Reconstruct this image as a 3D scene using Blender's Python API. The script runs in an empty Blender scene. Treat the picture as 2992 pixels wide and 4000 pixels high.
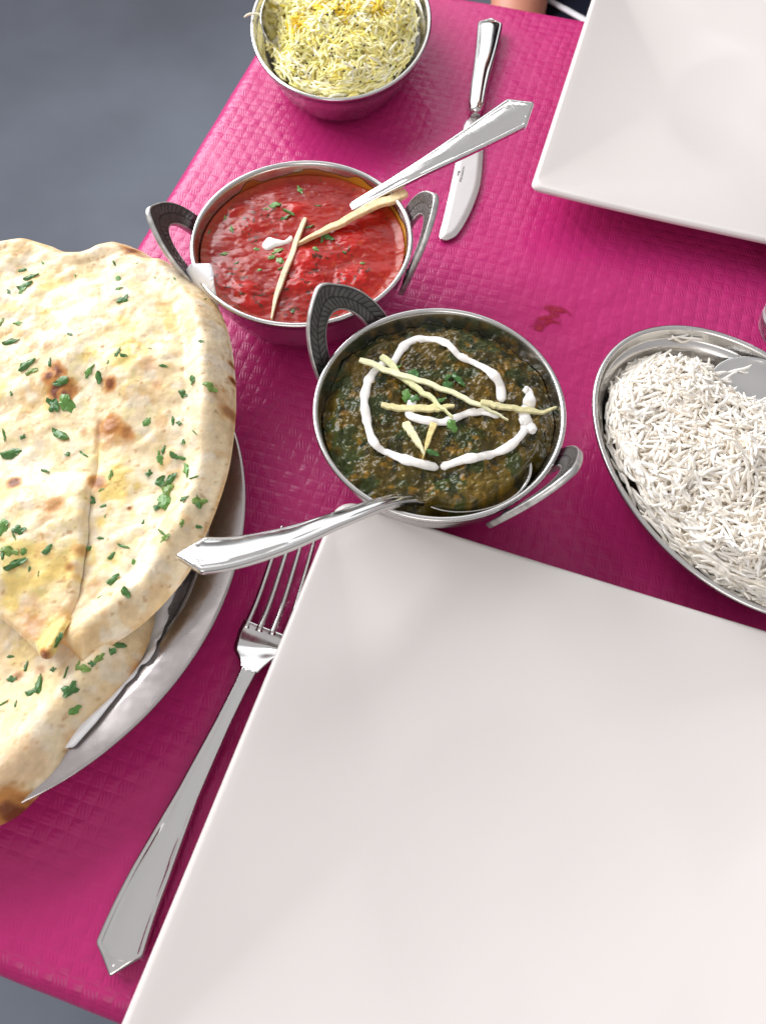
import bpy, bmesh, math, random
import numpy as np
from mathutils import Matrix, Vector, Quaternion

# ------------------------------------------------------------------ camera, world, lamps, exposure
scene = bpy.context.scene
F_PX, PITCH, ROLL, CAM_H = 2874.9, math.radians(64.54), math.radians(0.666), 0.36
cp, sp = math.cos(PITCH), math.sin(PITCH)
cr, sr = math.cos(ROLL), math.sin(ROLL)
RGT = Vector((1, 0, 0)); FWD = Vector((0, cp, -sp)); DWN = Vector((0, -sp, -cp))
cam_d = bpy.data.cameras.new("camera"); cam = bpy.data.objects.new("camera", cam_d)
scene.collection.objects.link(cam); scene.camera = cam
cx_ = RGT * cr + DWN * sr; cd_ = -RGT * sr + DWN * cr
cam.matrix_world = Matrix(((cx_.x, -cd_.x, -FWD.x, 0), (cx_.y, -cd_.y, -FWD.y, 0), (cx_.z, -cd_.z, -FWD.z, CAM_H), (0, 0, 0, 1)))
cam_d.sensor_fit = 'VERTICAL'; cam_d.sensor_height = 36.0; cam_d.lens = F_PX / 4000 * 36.0
cam_d.clip_start = 0.01; cam_d.clip_end = 50
cam_d.dof.use_dof = True; cam_d.dof.focus_distance = 0.40; cam_d.dof.aperture_fstop = 11.0

world = bpy.data.worlds.new("World"); scene.world = world; world.use_nodes = True
bg = world.node_tree.nodes["Background"]
wn_ = world.node_tree; tcw = wn_.nodes.new('ShaderNodeTexCoord'); sxw = wn_.nodes.new('ShaderNodeSeparateXYZ'); rmp = wn_.nodes.new('ShaderNodeValToRGB')
mrw = wn_.nodes.new('ShaderNodeMapRange'); mrw.inputs[1].default_value = -1; mrw.inputs[2].default_value = 1
wn_.links.new(tcw.outputs['Generated'], sxw.inputs[0]); wn_.links.new(sxw.outputs[2], mrw.inputs[0]); wn_.links.new(mrw.outputs[0], rmp.inputs[0])
els = rmp.color_ramp.elements                     # the room around: dim low down, walls, light ceiling
els[0].position = 0.40; els[0].color = (0.10, 0.10, 0.11, 1); els[1].position = 1.0; els[1].color = (0.80, 0.79, 0.80, 1)
e_ = els.new(0.56); e_.color = (0.36, 0.355, 0.36, 1); e_ = els.new(0.78); e_.color = (0.66, 0.65, 0.66, 1)
wn_.links.new(rmp.outputs[0], bg.inputs[0]); bg.inputs[1].default_value = 0.86

def area_lamp(name, loc, target, sx, sy, power, color):
    d = bpy.data.lights.new(name, 'AREA'); d.shape = 'RECTANGLE'; d.size = sx; d.size_y = sy
    d.energy = power; d.color = color
    o = bpy.data.objects.new(name, d); scene.collection.objects.link(o)
    o.location = loc
    o.rotation_euler = (Vector(target) - Vector(loc)).to_track_quat('-Z', 'Y').to_euler()
    return o
area_lamp("left_window", (-0.90, 1.12, 0.70), (-0.1, 0.28, 0), 1.3, 0.95, 38, (0.97, 0.98, 1.0))
area_lamp("far_window", (0.15, 2.5, 1.3), (0.0, 0.3, 0), 2.2, 1.4, 13, (0.93, 0.97, 1.0))
area_lamp("rear_window", (-0.5, -1.7, 1.25), (0.0, 0.1, 0), 1.3, 0.9, 11, (1.0, 0.96, 0.92))

vs = scene.view_settings
vs.view_transform = 'Standard'; vs.look = 'None'; vs.exposure = 0.0; vs.gamma = 1.0
vs.use_curve_mapping = False
scene.cycles.use_denoising = True
scene.cycles.max_bounces = 10; scene.cycles.diffuse_bounces = 8

# ------------------------------------------------------------------ helpers
rng = np.random.default_rng(7); random.seed(7)
K = 1.8079
def ray(x, y):
    u = (x * K - 1496) / F_PX; v = (y * K - 2000) / F_PX
    u, v = cr * u - sr * v, sr * u + cr * v
    return np.array((u, cp - v * sp, -sp - v * cp))
def P(x, y, z=0.0):                      # photo point -> place on the level z above the table
    d = ray(x, y); t = (CAM_H - z) / -d[2]
    return np.array((d[0] * t, d[1] * t, z))
def Zm(x0, y0, s): return lambda x, y: ((x0 + x / s) / K, (y0 + y / s) / K)
Z2 = Zm(500, 580, 1655 / 1300); Z3 = Zm(1150, 1080, 1655 / 1200)
Z4 = Zm(0, 880, 1.655); Z5 = Zm(0, 1900, 1.58)

def hash2(ix, iy, seed):
    n = (ix.astype(np.int64) * 374761393 + iy.astype(np.int64) * 668265263 + seed * 1442695041) & 0x7fffffff
    n = ((n ^ (n >> 13)) * 1274126177) & 0x7fffffff
    return ((n ^ (n >> 16)) & 0xffff) / 65535.0
def vnoise(x, y, seed=0):
    x = np.asarray(x, float); y = np.asarray(y, float)
    ix = np.floor(x); iy = np.floor(y); fx = x - ix; fy = y - iy
    fx = fx * fx * fx * (fx * (fx * 6 - 15) + 10); fy = fy * fy * fy * (fy * (fy * 6 - 15) + 10)
    a = hash2(ix, iy, seed); b = hash2(ix + 1, iy, seed); c = hash2(ix, iy + 1, seed); d = hash2(ix + 1, iy + 1, seed)
    return (a * (1 - fx) + b * fx) * (1 - fy) + (c * (1 - fx) + d * fx) * fy - 0.5
def fbm(x, y, scale, oct=4, seed=0, gain=0.5):
    r = 0; a = 1.0
    for i in range(oct):
        c, s = math.cos(i * 1.3), math.sin(i * 1.3)
        r = r + a * vnoise((c * x - s * y) * scale * 2 ** i + 17.3 * i, (s * x + c * y) * scale * 2 ** i - 9.1 * i, seed + i)
        a *= gain
    return r
def sstep(a, b, x):
    t = np.clip((x - a) / (b - a), 0, 1); return t * t * (3 - 2 * t)
def mix(a, b, t):
    t = np.asarray(t)[..., None]; return np.asarray(a) * (1 - t) + np.asarray(b) * t

COL = scene.collection
def tag(o, label=None, cat=None, group=None, kind=None):
    if label: o["label"] = label
    if cat: o["category"] = cat
    if group: o["group"] = group
    if kind: o["kind"] = kind
    return o
def empty(name, loc, label=None, cat=None, group=None):
    o = bpy.data.objects.new(name, None); COL.objects.link(o); o.location = Vector(loc); o.empty_display_size = 0.02
    return tag(o, label, cat, group)
def wloc(o):
    v = Vector((0, 0, 0))
    while o: v = v + Vector(o.location) if not o.parent else v; o = o.parent
    return v
ORG = {}
def attach(o, parent, org):
    ORG[o.name] = Vector(org)
    if parent:
        o.parent = parent
        pl = ORG.get(parent.name, Vector(parent.location))
        o.matrix_parent_inverse = Matrix.Translation(-pl)
def make_mesh(name, v, f, mat, col=None, smooth=True):
    me = bpy.data.meshes.new(name)
    me.from_pydata([tuple(p) for p in np.asarray(v, float).tolist()], [], f if isinstance(f, list) else f.tolist())
    if col is not None:
        at = me.color_attributes.new("Col", 'FLOAT_COLOR', 'POINT')
        c = np.ones((len(v), 4)); c[:, :3] = col
        at.data.foreach_set("color", c.ravel())
    if smooth: me.polygons.foreach_set("use_smooth", [True] * len(me.polygons))
    if mat: me.materials.append(mat)
    bm = bmesh.new(); bm.from_mesh(me); bmesh.ops.recalc_face_normals(bm, faces=bm.faces); bm.to_mesh(me); bm.free()
    me.update(); return me
def obj(name, v, f, mat, parent=None, col=None, smooth=True, org=None):
    v = np.asarray(v, float)
    if org is None: org = np.array(((v[:, 0].min() + v[:, 0].max()) / 2, (v[:, 1].min() + v[:, 1].max()) / 2, v[:, 2].min()))
    me = make_mesh(name, v - np.asarray(org), f, mat, col, smooth)
    o = bpy.data.objects.new(name, me); COL.objects.link(o); o.location = Vector(org)
    attach(o, parent, org); return o
def inst(name, me, M, parent=None):
    o = bpy.data.objects.new(name, me); COL.objects.link(o)
    o.matrix_basis = M; attach(o, parent, M.to_translation()); return o

def grid_faces(n, m, close_m=False, off=0, flip=False):
    i = np.arange(n - 1)[:, None]; mm = m if close_m else m - 1; j = np.arange(mm)[None, :]
    j2 = (j + 1) % m
    q = np.stack([i * m + j, i * m + j2, (i + 1) * m + j2, (i + 1) * m + j], -1).reshape(-1, 4) + off
    return q[:, ::-1] if flip else q
def loft(rings, cap0=True, cap1=True):
    n, m = len(rings), len(rings[0])
    v = np.concatenate(rings); f = grid_faces(n, m, True).tolist()
    if cap0: f.append(list(range(m))[::-1])
    if cap1: f.append(list(range((n - 1) * m, n * m)))
    return v, f
def crom(pts, n):
    p = np.asarray(pts, float); p = np.vstack([2 * p[0] - p[1], p, 2 * p[-1] - p[-2]])
    k = len(p) - 3; out = []
    for t in np.linspace(0, k - 1e-9, n):
        i = int(t); u = t - i; a, b, c, d = p[i:i + 4]
        out.append(0.5 * ((2 * b) + (c - a) * u + (2 * a - 5 * b + 4 * c - d) * u * u + (3 * b - a - 3 * c + d) * u ** 3))
    return np.array(out)
def arclen_resample(p, n):
    d = np.r_[0, np.cumsum(np.linalg.norm(np.diff(p, axis=0), axis=1))]
    t = np.linspace(0, d[-1], n)
    return np.stack([np.interp(t, d, p[:, k]) for k in range(p.shape[1])], 1), t
def frames(p, up=(0, 0, 1), roll=0.0):
    T = np.gradient(p, axis=0); T /= np.linalg.norm(T, axis=1)[:, None]
    up = np.asarray(up, float)
    S = np.cross(np.broadcast_to(up, T.shape), T); S /= np.linalg.norm(S, axis=1)[:, None]
    N = np.cross(T, S)
    r = np.broadcast_to(np.asarray(roll, float), (len(p),))[:, None]
    return T, S * np.cos(r) + N * np.sin(r), N * np.cos(r) - S * np.sin(r)
def tube(path, rad, seg=10, flat=1.0, up=(0, 0, 1), noise=0.0, seed=0):
    T, S, N = frames(path, up); rad = np.broadcast_to(rad, (len(path),)); rings = []
    for i, p in enumerate(path):
        a = np.arange(seg) / seg * 2 * math.pi
        rr = rad[i] * (1 + noise * vnoise(a * 1.3 + i * 0.35, np.full(seg, i * 0.31), seed))
        rings.append(p + S[i] * (np.cos(a) * rr)[:, None] + N[i] * (np.sin(a) * rr * flat)[:, None])
    return loft(rings)

def poly_sdf(q, poly):                   # distance to the outline, positive inside
    a = poly; b = np.roll(poly, -1, 0); dmin = np.full(len(q), 1e9); ins = np.zeros(len(q), bool); near = np.zeros((len(q), 2))
    for i in range(len(a)):
        e = b[i] - a[i]; w = q - a[i]
        t = np.clip((w @ e) / (e @ e + 1e-18), 0, 1); c = a[i] + t[:, None] * e
        d = np.hypot(*(q - c).T); m = d < dmin; dmin[m] = d[m]; near[m] = c[m]
        cond = ((a[i, 1] > q[:, 1]) != (b[i, 1] > q[:, 1]))
        if abs(e[1]) > 1e-12:
            ins ^= cond & (q[:, 0] < e[0] * (q[:, 1] - a[i, 1]) / e[1] + a[i, 0])
    return np.where(ins, dmin, -dmin), near
def smooth_poly(pts, n):
    p = np.asarray(pts, float); k = len(p); out = []
    for t in np.linspace(0, k, n, endpoint=False):
        i = int(t); u = t - i; a, b, c, d = p[(i - 1) % k], p[i % k], p[(i + 1) % k], p[(i + 2) % k]
        out.append(0.5 * ((2 * b) + (c - a) * u + (2 * a - 5 * b + 4 * c - d) * u * u + (3 * b - a - 3 * c + d) * u ** 3))
    return np.array(out)
def slab(poly, step, ztop, zbot, colf=None):
    """solid over an outline: grid cut to the outline, its edge snapped to it; ztop/zbot(x, y, d)"""
    lo = poly.min(0) - step; hi = poly.max(0) + step
    nx = int((hi[0] - lo[0]) / step) + 2; ny = int((hi[1] - lo[1]) / step) + 2
    X, Y = np.meshgrid(lo[0] + np.arange(nx) * step, lo[1] + np.arange(ny) * step, indexing='ij')
    q = np.stack([X.ravel(), Y.ravel()], 1); d, near = poly_sdf(q, poly)
    keep = d > -0.45 * step
    f = grid_faces(nx, ny); f = f[keep[f].all(1)]
    used = np.unique(f); remap = -np.ones(len(q), int); remap[used] = np.arange(len(used))
    f = remap[f]; q = q[used]; d = d[used]; near = near[used]
    # boundary vertices
    e = np.concatenate([f[:, [0, 1]], f[:, [1, 2]], f[:, [2, 3]], f[:, [3, 0]]])
    key = e.min(1) * 10 ** 7 + e.max(1); u, idx, cnt = np.unique(key, return_index=True, return_counts=True)
    be = e[idx[cnt == 1]]; bv = np.unique(be)
    q[bv] = near[bv]; d[bv] = 0; d = np.maximum(d, 0)
    zt = ztop(q[:, 0], q[:, 1], d); zb = zbot(q[:, 0], q[:, 1], d)
    n = len(q); v = np.concatenate([np.c_[q, zt], np.c_[q, zb]])
    side = np.stack([be[:, 1], be[:, 0], be[:, 0] + n, be[:, 1] + n], 1)
    faces = np.concatenate([f, f[:, ::-1] + n, side])
    col = None
    if colf is not None:
        c = colf(q[:, 0], q[:, 1], d); col = np.concatenate([c, c])
    return v, faces, col

# ------------------------------------------------------------------ materials
def new_mat(name):
    m = bpy.data.materials.new(name); m.use_nodes = True; nt = m.node_tree
    return m, nt, nt.nodes["Principled BSDF"]
def nd(nt, t, **kw):
    n = nt.nodes.new(t)
    for k, v in kw.items():
        if hasattr(n, k): setattr(n, k, v)
    return n
def math_n(nt, op, a, b=None, c=None):
    n = nt.nodes.new('ShaderNodeMath'); n.operation = op
    for i, x in enumerate((a, b, c)):
        if x is None: continue
        if isinstance(x, (int, float)): n.inputs[i].default_value = x
        else: nt.links.new(x, n.inputs[i])
    return n.outputs[0]
def mat(name, color=None, rough=0.5, metal=0.0, attr=False, spec=0.5, coat=0.0, coat_r=0.1, sss=0.0, sss_rad=(1, .5, .3), sss_scale=0.004,
        var=0.0, var_scale=60, bump=0.0, bump_scale=300, bump_dist=0.001, bump_detail=4, rvar=0.0, rscale=80, stretch=None, ior=None):
    m, nt, b = new_mat(name); L = nt.links.new
    tc = nd(nt, 'ShaderNodeTexCoord'); vec = tc.outputs['Object']
    if stretch:
        mp = nd(nt, 'ShaderNodeMapping'); mp.inputs['Scale'].default_value = stretch; L(vec, mp.inputs[0]); vec = mp.outputs[0]
    if attr:
        at = nd(nt, 'ShaderNodeAttribute'); at.attribute_name = "Col"; csock = at.outputs['Color']
    else:
        rgb = nd(nt, 'ShaderNodeRGB'); rgb.outputs[0].default_value = (*color, 1); csock = rgb.outputs[0]
    if var:
        no = nd(nt, 'ShaderNodeTexNoise'); no.inputs['Scale'].default_value = var_scale; no.inputs['Detail'].default_value = 5; L(vec, no.inputs['Vector'])
        mr = nd(nt, 'ShaderNodeMapRange'); mr.inputs[1].default_value = .3; mr.inputs[2].default_value = .7; mr.inputs[3].default_value = 1 - var; mr.inputs[4].default_value = 1 + var
        L(no.outputs[0], mr.inputs[0])
        mx = nd(nt, 'ShaderNodeVectorMath'); mx.operation = 'SCALE'; L(csock, mx.inputs[0]); L(mr.outputs[0], mx.inputs['Scale']); csock = mx.outputs[0]
    L(csock, b.inputs['Base Color'])
    b.inputs['Roughness'].default_value = rough; b.inputs['Metallic'].default_value = metal
    b.inputs['Specular IOR Level'].default_value = spec
    if ior: b.inputs['IOR'].default_value = ior
    b.inputs['Coat Weight'].default_value = coat; b.inputs['Coat Roughness'].default_value = coat_r
    if sss:
        b.inputs['Subsurface Weight'].default_value = sss; b.inputs['Subsurface Radius'].default_value = sss_rad; b.inputs['Subsurface Scale'].default_value = sss_scale
    if rvar:
        no = nd(nt, 'ShaderNodeTexNoise'); no.inputs['Scale'].default_value = rscale; no.inputs['Detail'].default_value = 4; L(vec, no.inputs['Vector'])
        mr = nd(nt, 'ShaderNodeMapRange'); mr.inputs[1].default_value = .3; mr.inputs[2].default_value = .7; mr.inputs[3].default_value = max(rough - rvar, .02); mr.inputs[4].default_value = rough + rvar
        L(no.outputs[0], mr.inputs[0]); L(mr.outputs[0], b.inputs['Roughness'])
    if bump:
        no = nd(nt, 'ShaderNodeTexNoise'); no.inputs['Scale'].default_value = bump_scale; no.inputs['Detail'].default_value = bump_detail; L(vec, no.inputs['Vector'])
        bp = nd(nt, 'ShaderNodeBump'); bp.inputs['Strength'].default_value = bump; bp.inputs['Distance'].default_value = bump_dist
        L(no.outputs[0], bp.inputs['Height']); L(bp.outputs[0], b.inputs['Normal'])
    return m

CELL = 0.0070
def cloth_mat(name, c1, c2, rough, coat=0.0, alpha=False):
    m, nt, b = new_mat(name); L = nt.links.new
    tc = nd(nt, 'ShaderNodeTexCoord'); sx = nd(nt, 'ShaderNodeSeparateXYZ')
    wn = nd(nt, 'ShaderNodeTexNoise'); wn.inputs['Scale'].default_value = 22; wn.inputs['Detail'].default_value = 2
    L(tc.outputs['Object'], wn.inputs['Vector'])
    wv = nd(nt, 'ShaderNodeVectorMath'); wv.operation = 'MULTIPLY_ADD'; wv.inputs[1].default_value = (.004, .004, 0)
    L(wn.outputs['Color'], wv.inputs[0]); L(tc.outputs['Object'], wv.inputs[2]); L(wv.outputs[0], sx.inputs[0])
    X = math_n(nt, 'DIVIDE', sx.outputs[0], CELL); Y = math_n(nt, 'DIVIDE', sx.outputs[1], CELL)
    fx = math_n(nt, 'FRACT', X); fy = math_n(nt, 'FRACT', Y)
    par = math_n(nt, 'PINGPONG', math_n(nt, 'ADD', math_n(nt, 'FLOOR', X), math_n(nt, 'FLOOR', Y)), 1.0)
    pil = math_n(nt, 'MULTIPLY', math_n(nt, 'SINE', math_n(nt, 'MULTIPLY', fx, math.pi)), math_n(nt, 'SINE', math_n(nt, 'MULTIPLY', fy, math.pi)))
    pil = math_n(nt, 'POWER', pil, 0.6)
    # strokes: four slanted ridges in every other cell, soft bars across the ones between
    sa = math_n(nt, 'SINE', math_n(nt, 'MULTIPLY', math_n(nt, 'ADD', fx, math_n(nt, 'MULTIPLY', fy, 0.35)), 2 * math.pi * 4))
    sb = math_n(nt, 'SINE', math_n(nt, 'MULTIPLY', fy, 2 * math.pi * 3))
    sa = math_n(nt, 'MULTIPLY', math_n(nt, 'MULTIPLY', sa, par), 0.22)
    sb = math_n(nt, 'MULTIPLY', math_n(nt, 'MULTIPLY', sb, math_n(nt, 'SUBTRACT', 1.0, par)), 0.10)
    st = math_n(nt, 'MULTIPLY', math_n(nt, 'ADD', sa, sb), pil)
    pp = math_n(nt, 'MULTIPLY', pil, math_n(nt, 'SUBTRACT', 0.95, math_n(nt, 'MULTIPLY', par, 0.45)))
    h = math_n(nt, 'ADD', st, pp)
    n2 = nd(nt, 'ShaderNodeTexNoise'); n2.inputs['Scale'].default_value = 9; n2.inputs['Detail'].default_value = 3; L(tc.outputs['Object'], n2.inputs['Vector'])
    fade = nd(nt, 'ShaderNodeMapRange'); fade.inputs[1].default_value = .35; fade.inputs[2].default_value = .65; fade.inputs[3].default_value = .35; fade.inputs[4].default_value = 1.0
    L(n2.outputs[0], fade.inputs[0]); h = math_n(nt, 'MULTIPLY', h, fade.outputs[0])
    n3 = nd(nt, 'ShaderNodeTexNoise'); n3.inputs['Scale'].default_value = 55; n3.inputs['Detail'].default_value = 4; L(tc.outputs['Object'], n3.inputs['Vector'])
    h = math_n(nt, 'ADD', h, math_n(nt, 'MULTIPLY', n3.outputs[0], 2.2))
    bp = nd(nt, 'ShaderNodeBump'); bp.inputs['Strength'].default_value = 0.8; bp.inputs['Distance'].default_value = 0.00060
    n5 = nd(nt, 'ShaderNodeTexNoise'); n5.inputs['Scale'].default_value = 14; n5.inputs['Detail'].default_value = 3; n5.inputs['Distortion'].default_value = 1.2; L(tc.outputs['Object'], n5.inputs['Vector'])
    h = math_n(nt, 'ADD', h, math_n(nt, 'MULTIPLY', n5.outputs[0], 5.0))
    L(h, bp.inputs['Height']); L(bp.outputs[0], b.inputs['Normal']); L(bp.outputs[0], b.inputs['Coat Normal'])
    if alpha:
        at = nd(nt, 'ShaderNodeAttribute'); at.attribute_name = "Col"; L(at.outputs['Fac'], b.inputs['Alpha'])
    cm = nd(nt, 'ShaderNodeMix'); cm.data_type = 'RGBA'; cm.inputs[6].default_value = (*c1, 1); cm.inputs[7].default_value = (*c2, 1)
    L(n2.outputs[0], cm.inputs[0]); L(cm.outputs[2], b.inputs['Base Color'])
    b.inputs['Roughness'].default_value = rough; b.inputs['Specular IOR Level'].default_value = 0.27
    b.inputs['Coat Weight'].default_value = coat; b.inputs['Coat Roughness'].default_value = 0.3
    return m

M = {}
M['cloth'] = cloth_mat('pink_embossed_cloth', (0.43, 0.016, 0.132), (0.49, 0.028, 0.166), 0.30)
M['stain'] = cloth_mat('wet_red_stain', (0.32, 0.006, 0.035), (0.35, 0.008, 0.04), 0.30, alpha=True)
M['floor'] = mat('dark_blue_grey_floor', (0.098, 0.110, 0.138), 0.38, var=0.25, var_scale=2.2, bump=0.1, bump_scale=40, rvar=0.08, rscale=5)
M['wood'] = mat('table_wood', (0.16, 0.08, 0.04), 0.5, var=0.2, var_scale=8, stretch=(1, 12, 12))
M['ceramic'] = mat('white_glazed_ceramic', (0.70, 0.655, 0.63), 0.17, spec=0.5, var=0.015, var_scale=12)
M['steel'] = mat('polished_steel', (0.66, 0.645, 0.63), 0.20, 1.0, rvar=0.06, rscale=120)
M['bowl_steel'] = mat('bowl_steel', (0.60, 0.585, 0.57), 0.24, 1.0, rvar=0.07, rscale=70, bump=0.03, bump_scale=40)
M['cutlery'] = mat('cutlery_steel', (0.66, 0.645, 0.63), 0.13, 1.0, rvar=0.04, rscale=200)
M['blade'] = mat('satin_blade', (0.60, 0.56, 0.55), 0.42, 1.0, rvar=0.04, rscale=200)
M['engrave'] = mat('engraved_grey', (0.20, 0.19, 0.18), 0.6, 0.6)
M['tray'] = mat('dull_aluminium_tray', (0.47, 0.43, 0.42), 0.27, 1.0, rvar=0.10, rscale=45, bump=0.28, bump_scale=60, bump_dist=0.0018, bump_detail=2)
M['handle'] = mat('dark_cast_handle', rough=0.42, metal=0.85, attr=True, rvar=0.1, rscale=300)
M['naan'] = mat('naan_bread', attr=True, rough=0.42, sss=0.12, sss_rad=(1, .6, .3), sss_scale=0.006, var=0.11, var_scale=240, bump=0.5, bump_scale=260, bump_dist=0.0014, rvar=0.16, rscale=90, spec=0.35)
M['napkin'] = mat('white_paper_napkin', (0.80, 0.79, 0.80), 0.85, bump=0.2, bump_scale=350)
M['herb'] = mat('green_coriander', attr=True, rough=0.38, spec=0.5, sss=0.1, sss_rad=(.3, 1, .2), sss_scale=0.001, var=0.2, var_scale=300)
M['red'] = mat('red_tomato_sauce', attr=True, rough=0.22, spec=0.26, sss=0.10, sss_rad=(1, .15, .05), sss_scale=0.002, var=0.07, var_scale=200, bump=0.05, bump_scale=220, bump_dist=0.0006, rvar=0.08, rscale=160)
M['green'] = mat('dark_spinach_curry', attr=True, rough=0.18, spec=0.26, var=0.22, var_scale=200, bump=0.25, bump_scale=240, bump_dist=0.0010, rvar=0.14, rscale=220)
M['cream'] = mat('white_cream', (0.84, 0.80, 0.76), 0.3, sss=0.3, sss_rad=(1, .9, .8), sss_scale=0.002)
M['ginger'] = mat('pale_ginger', attr=True, rough=0.32, sss=0.3, sss_rad=(1, .9, .5), sss_scale=0.002, var=0.12, var_scale=400, bump=0.3, bump_scale=260, stretch=(1, 1, 1))
M['rice'] = mat('cooked_rice', attr=True, rough=0.40, spec=0.3, var=0.04, var_scale=500)
M['seed'] = mat('black_mustard_seed', (0.012, 0.010, 0.008), 0.45)
M['film'] = mat('oily_sauce_film', attr=True, rough=0.22, metal=0.25)
M['skin'] = mat('skin', (0.46, 0.19, 0.12), 0.5, sss=0.2, sss_rad=(1, .4, .2), sss_scale=0.01, var=0.08, var_scale=40)
M['navy'] = mat('navy_fabric', (0.004, 0.005, 0.012), 0.9, spec=0.1, bump=0.2, bump_scale=500)
M['stripe'] = mat('white_piping', (0.62, 0.60, 0.62), 0.8)
M['hair'] = mat('dark_hair', (0.03, 0.02, 0.014), 0.5, bump=0.5, bump_scale=150)
M['chairwood'] = mat('chair_wood', (0.10, 0.06, 0.04), 0.5, var=0.2, var_scale=10)
def glass():
    m, nt, b = new_mat('clear_glass'); b.inputs['Transmission Weight'].default_value = 1; b.inputs['Roughness'].default_value = 0.02; b.inputs['IOR'].default_value = 1.48
    b.inputs['Base Color'].default_value = (0.97, 0.98, 0.98, 1); return m
M['glass'] = glass()

# ------------------------------------------------------------------ floor, table, tablecloth
FLOOR_Z = -0.75
def box(x0, x1, y0, y1, z0, z1, b=0.004):
    rings = []
    for (i, zz) in ((b, z0), (0, z0 + b), (0, z1 - b), (b, z1)):
        rings.append(np.array([(x0 + i, y0 + i, zz), (x1 - i, y0 + i, zz), (x1 - i, y1 - i, zz), (x0 + i, y1 - i, zz)]))
    return loft(rings)
v, f = box(-3, 3, -2.0, 4.5, FLOOR_Z - 0.05, FLOOR_Z)
tag(obj('floor', v, f, M['floor'], smooth=False), kind='structure')

TA = math.radians(-18.2); EX = np.array((math.cos(TA), math.sin(TA), 0)); EY = np.array((-math.sin(TA), math.cos(TA), 0))
T0 = np.array((-0.284, 0.008, 0.0)) - EY * 0.012        # outer left-near corner of the draped top
TL, TW, RND = 0.725, 1.05, 0.016
def tab(u, v, z): return T0 + EX * u + EY * v + np.array((0, 0, z))
def table_frame(vv): return T0 + vv[:, :1] * EX + vv[:, 1:2] * EY + vv[:, 2:3] * np.array((0, 0, 1.0))
tb = empty('table', tab(TW / 2, TL / 2, FLOOR_Z), 'rectangular dining table wholly covered by the pink cloth', 'table')
v, f = box(0.012, TW - 0.012, 0.012, TL - 0.012, -0.034, -0.004); obj('tabletop', table_frame(v), f, M['wood'], tb, smooth=False)
for u in (0.06, TW - 0.11):
    for w in (0.06, TL - 0.11):
        v, f = box(u, u + 0.05, w, w + 0.05, FLOOR_Z, -0.035); obj('leg', table_frame(v), f, M['wood'], tb, smooth=False)

def build_cloth():
    # rounded-rectangle rings from the middle of the top outwards, over the edge and down the skirt
    prof = []
    for k in range(10):
        a = k / 9 * math.pi / 2; prof.append((RND * (1 - math.sin(a)), -RND * (1 - math.cos(a))))
    for k in range(1, 14): prof.append((-0.0004 * k, -RND - 0.22 * k / 13))
    NS = 60
    def outline(inset, rc):
        pts = []
        w, l = TW - 2 * inset, TL - 2 * inset
        for (c0, c1, a0) in ((w - rc, l - rc, 0), (rc, l - rc, 90), (rc, rc, 180), (w - rc, rc, 270)):
            for k in range(12):
                a = math.radians(a0 + 90 * k / 11); pts.append((inset + c0 + rc * math.cos(a), inset + c1 + rc * math.sin(a)))
            # run along the side
            nxt = {0: (rc, l), 90: (0, rc), 180: (w - rc, 0), 270: (w, l - rc)}[a0]
            p0 = pts[-1]; p1 = (inset + nxt[0], inset + nxt[1])
            for k in range(1, NS): t = k / NS; pts.append((p0[0] * (1 - t) + p1[0] * t, p0[1] * (1 - t) + p1[1] * t))
        return np.array(pts)
    rings = []
    for s in (0.3, 0.2, 0.12, 0.06, 0.03): 
        o = outline(s + RND, 0.004 + 0.01); rings.append(np.c_[o, np.zeros(len(o))])
    for ins, zz in prof:
        o = outline(ins, 0.02 - ins * 0.4); r = np.c_[o, np.full(len(o), zz)]
        drop = max(0.0, -zz - RND) / 0.22
        c = o - np.array((TW / 2, TL / 2)); per = np.arange(len(o)) / len(o)
        wav = 0.010 * drop * np.sin(per * 2 * math.pi * 23 + 1.5 * np.sin(per * 40)) + 0.010 * drop
        nrm = np.zeros_like(o); m = np.abs(c[:, 0]) / TW > np.abs(c[:, 1]) / TL
        nrm[m, 0] = np.sign(c[m, 0]); nrm[~m, 1] = np.sign(c[~m, 1])
        r[:, :2] += nrm * wav[:, None]
        r[:, 2] += 0.0012 * (fbm(o[:, 0], o[:, 1], 30, 3, 5)) * (1 if -zz < 0.001 else 1)
        rings.append(r)
    return loft(rings, True, False)
v, f = build_cloth()
o = obj('tablecloth', v, f, M['cloth'], org=(0, 0, 0))
o.location = Vector(T0); o.rotation_euler = (0, 0, TA)
CLOTH = tag(o, 'raspberry pink tablecloth with embossed weave pattern covering the table', 'tablecloth')
# wet stain between the spinach bowl and the plates
Z6 = Zm(1800, 900, 1655 / 800)
for poly in ([(645, 640), (665, 595), (720, 590), (760, 600), (820, 610), (865, 640), (905, 680), (915, 712), (870, 700), (850, 680), (810, 690), (815, 740), (818, 785), (770, 770), (735, 765), (690, 790), (660, 830), (610, 825), (560, 800), (530, 775), (575, 745), (600, 705), (650, 680), (700, 675), (690, 655)],):
    w = np.array([P(*Z6(*p), 0.0)[:2] for p in poly]); w = smooth_poly(w, 100)
    loc = np.c_[(w - T0[:2]) @ EX[:2], (w - T0[:2]) @ EY[:2]]
    v, f, c = slab(loc, 0.0008, lambda x, y, d: 0.00008 + 0.00006 * sstep(0, .003, d), lambda x, y, d: np.zeros_like(x) - 0.0004,
                   lambda x, y, d: np.repeat((sstep(0, .0028, d) * np.clip(0.62 + 1.2 * fbm(x, y, 220, 3, 8), 0.15, 0.95))[:, None], 3, 1))
    me = make_mesh('stain', v, f, M['stain'], c); s = bpy.data.objects.new('stain', me); COL.objects.link(s); s.parent = CLOTH
    s["label"] = "dark red wet sauce stain on the pink cloth"

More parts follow.
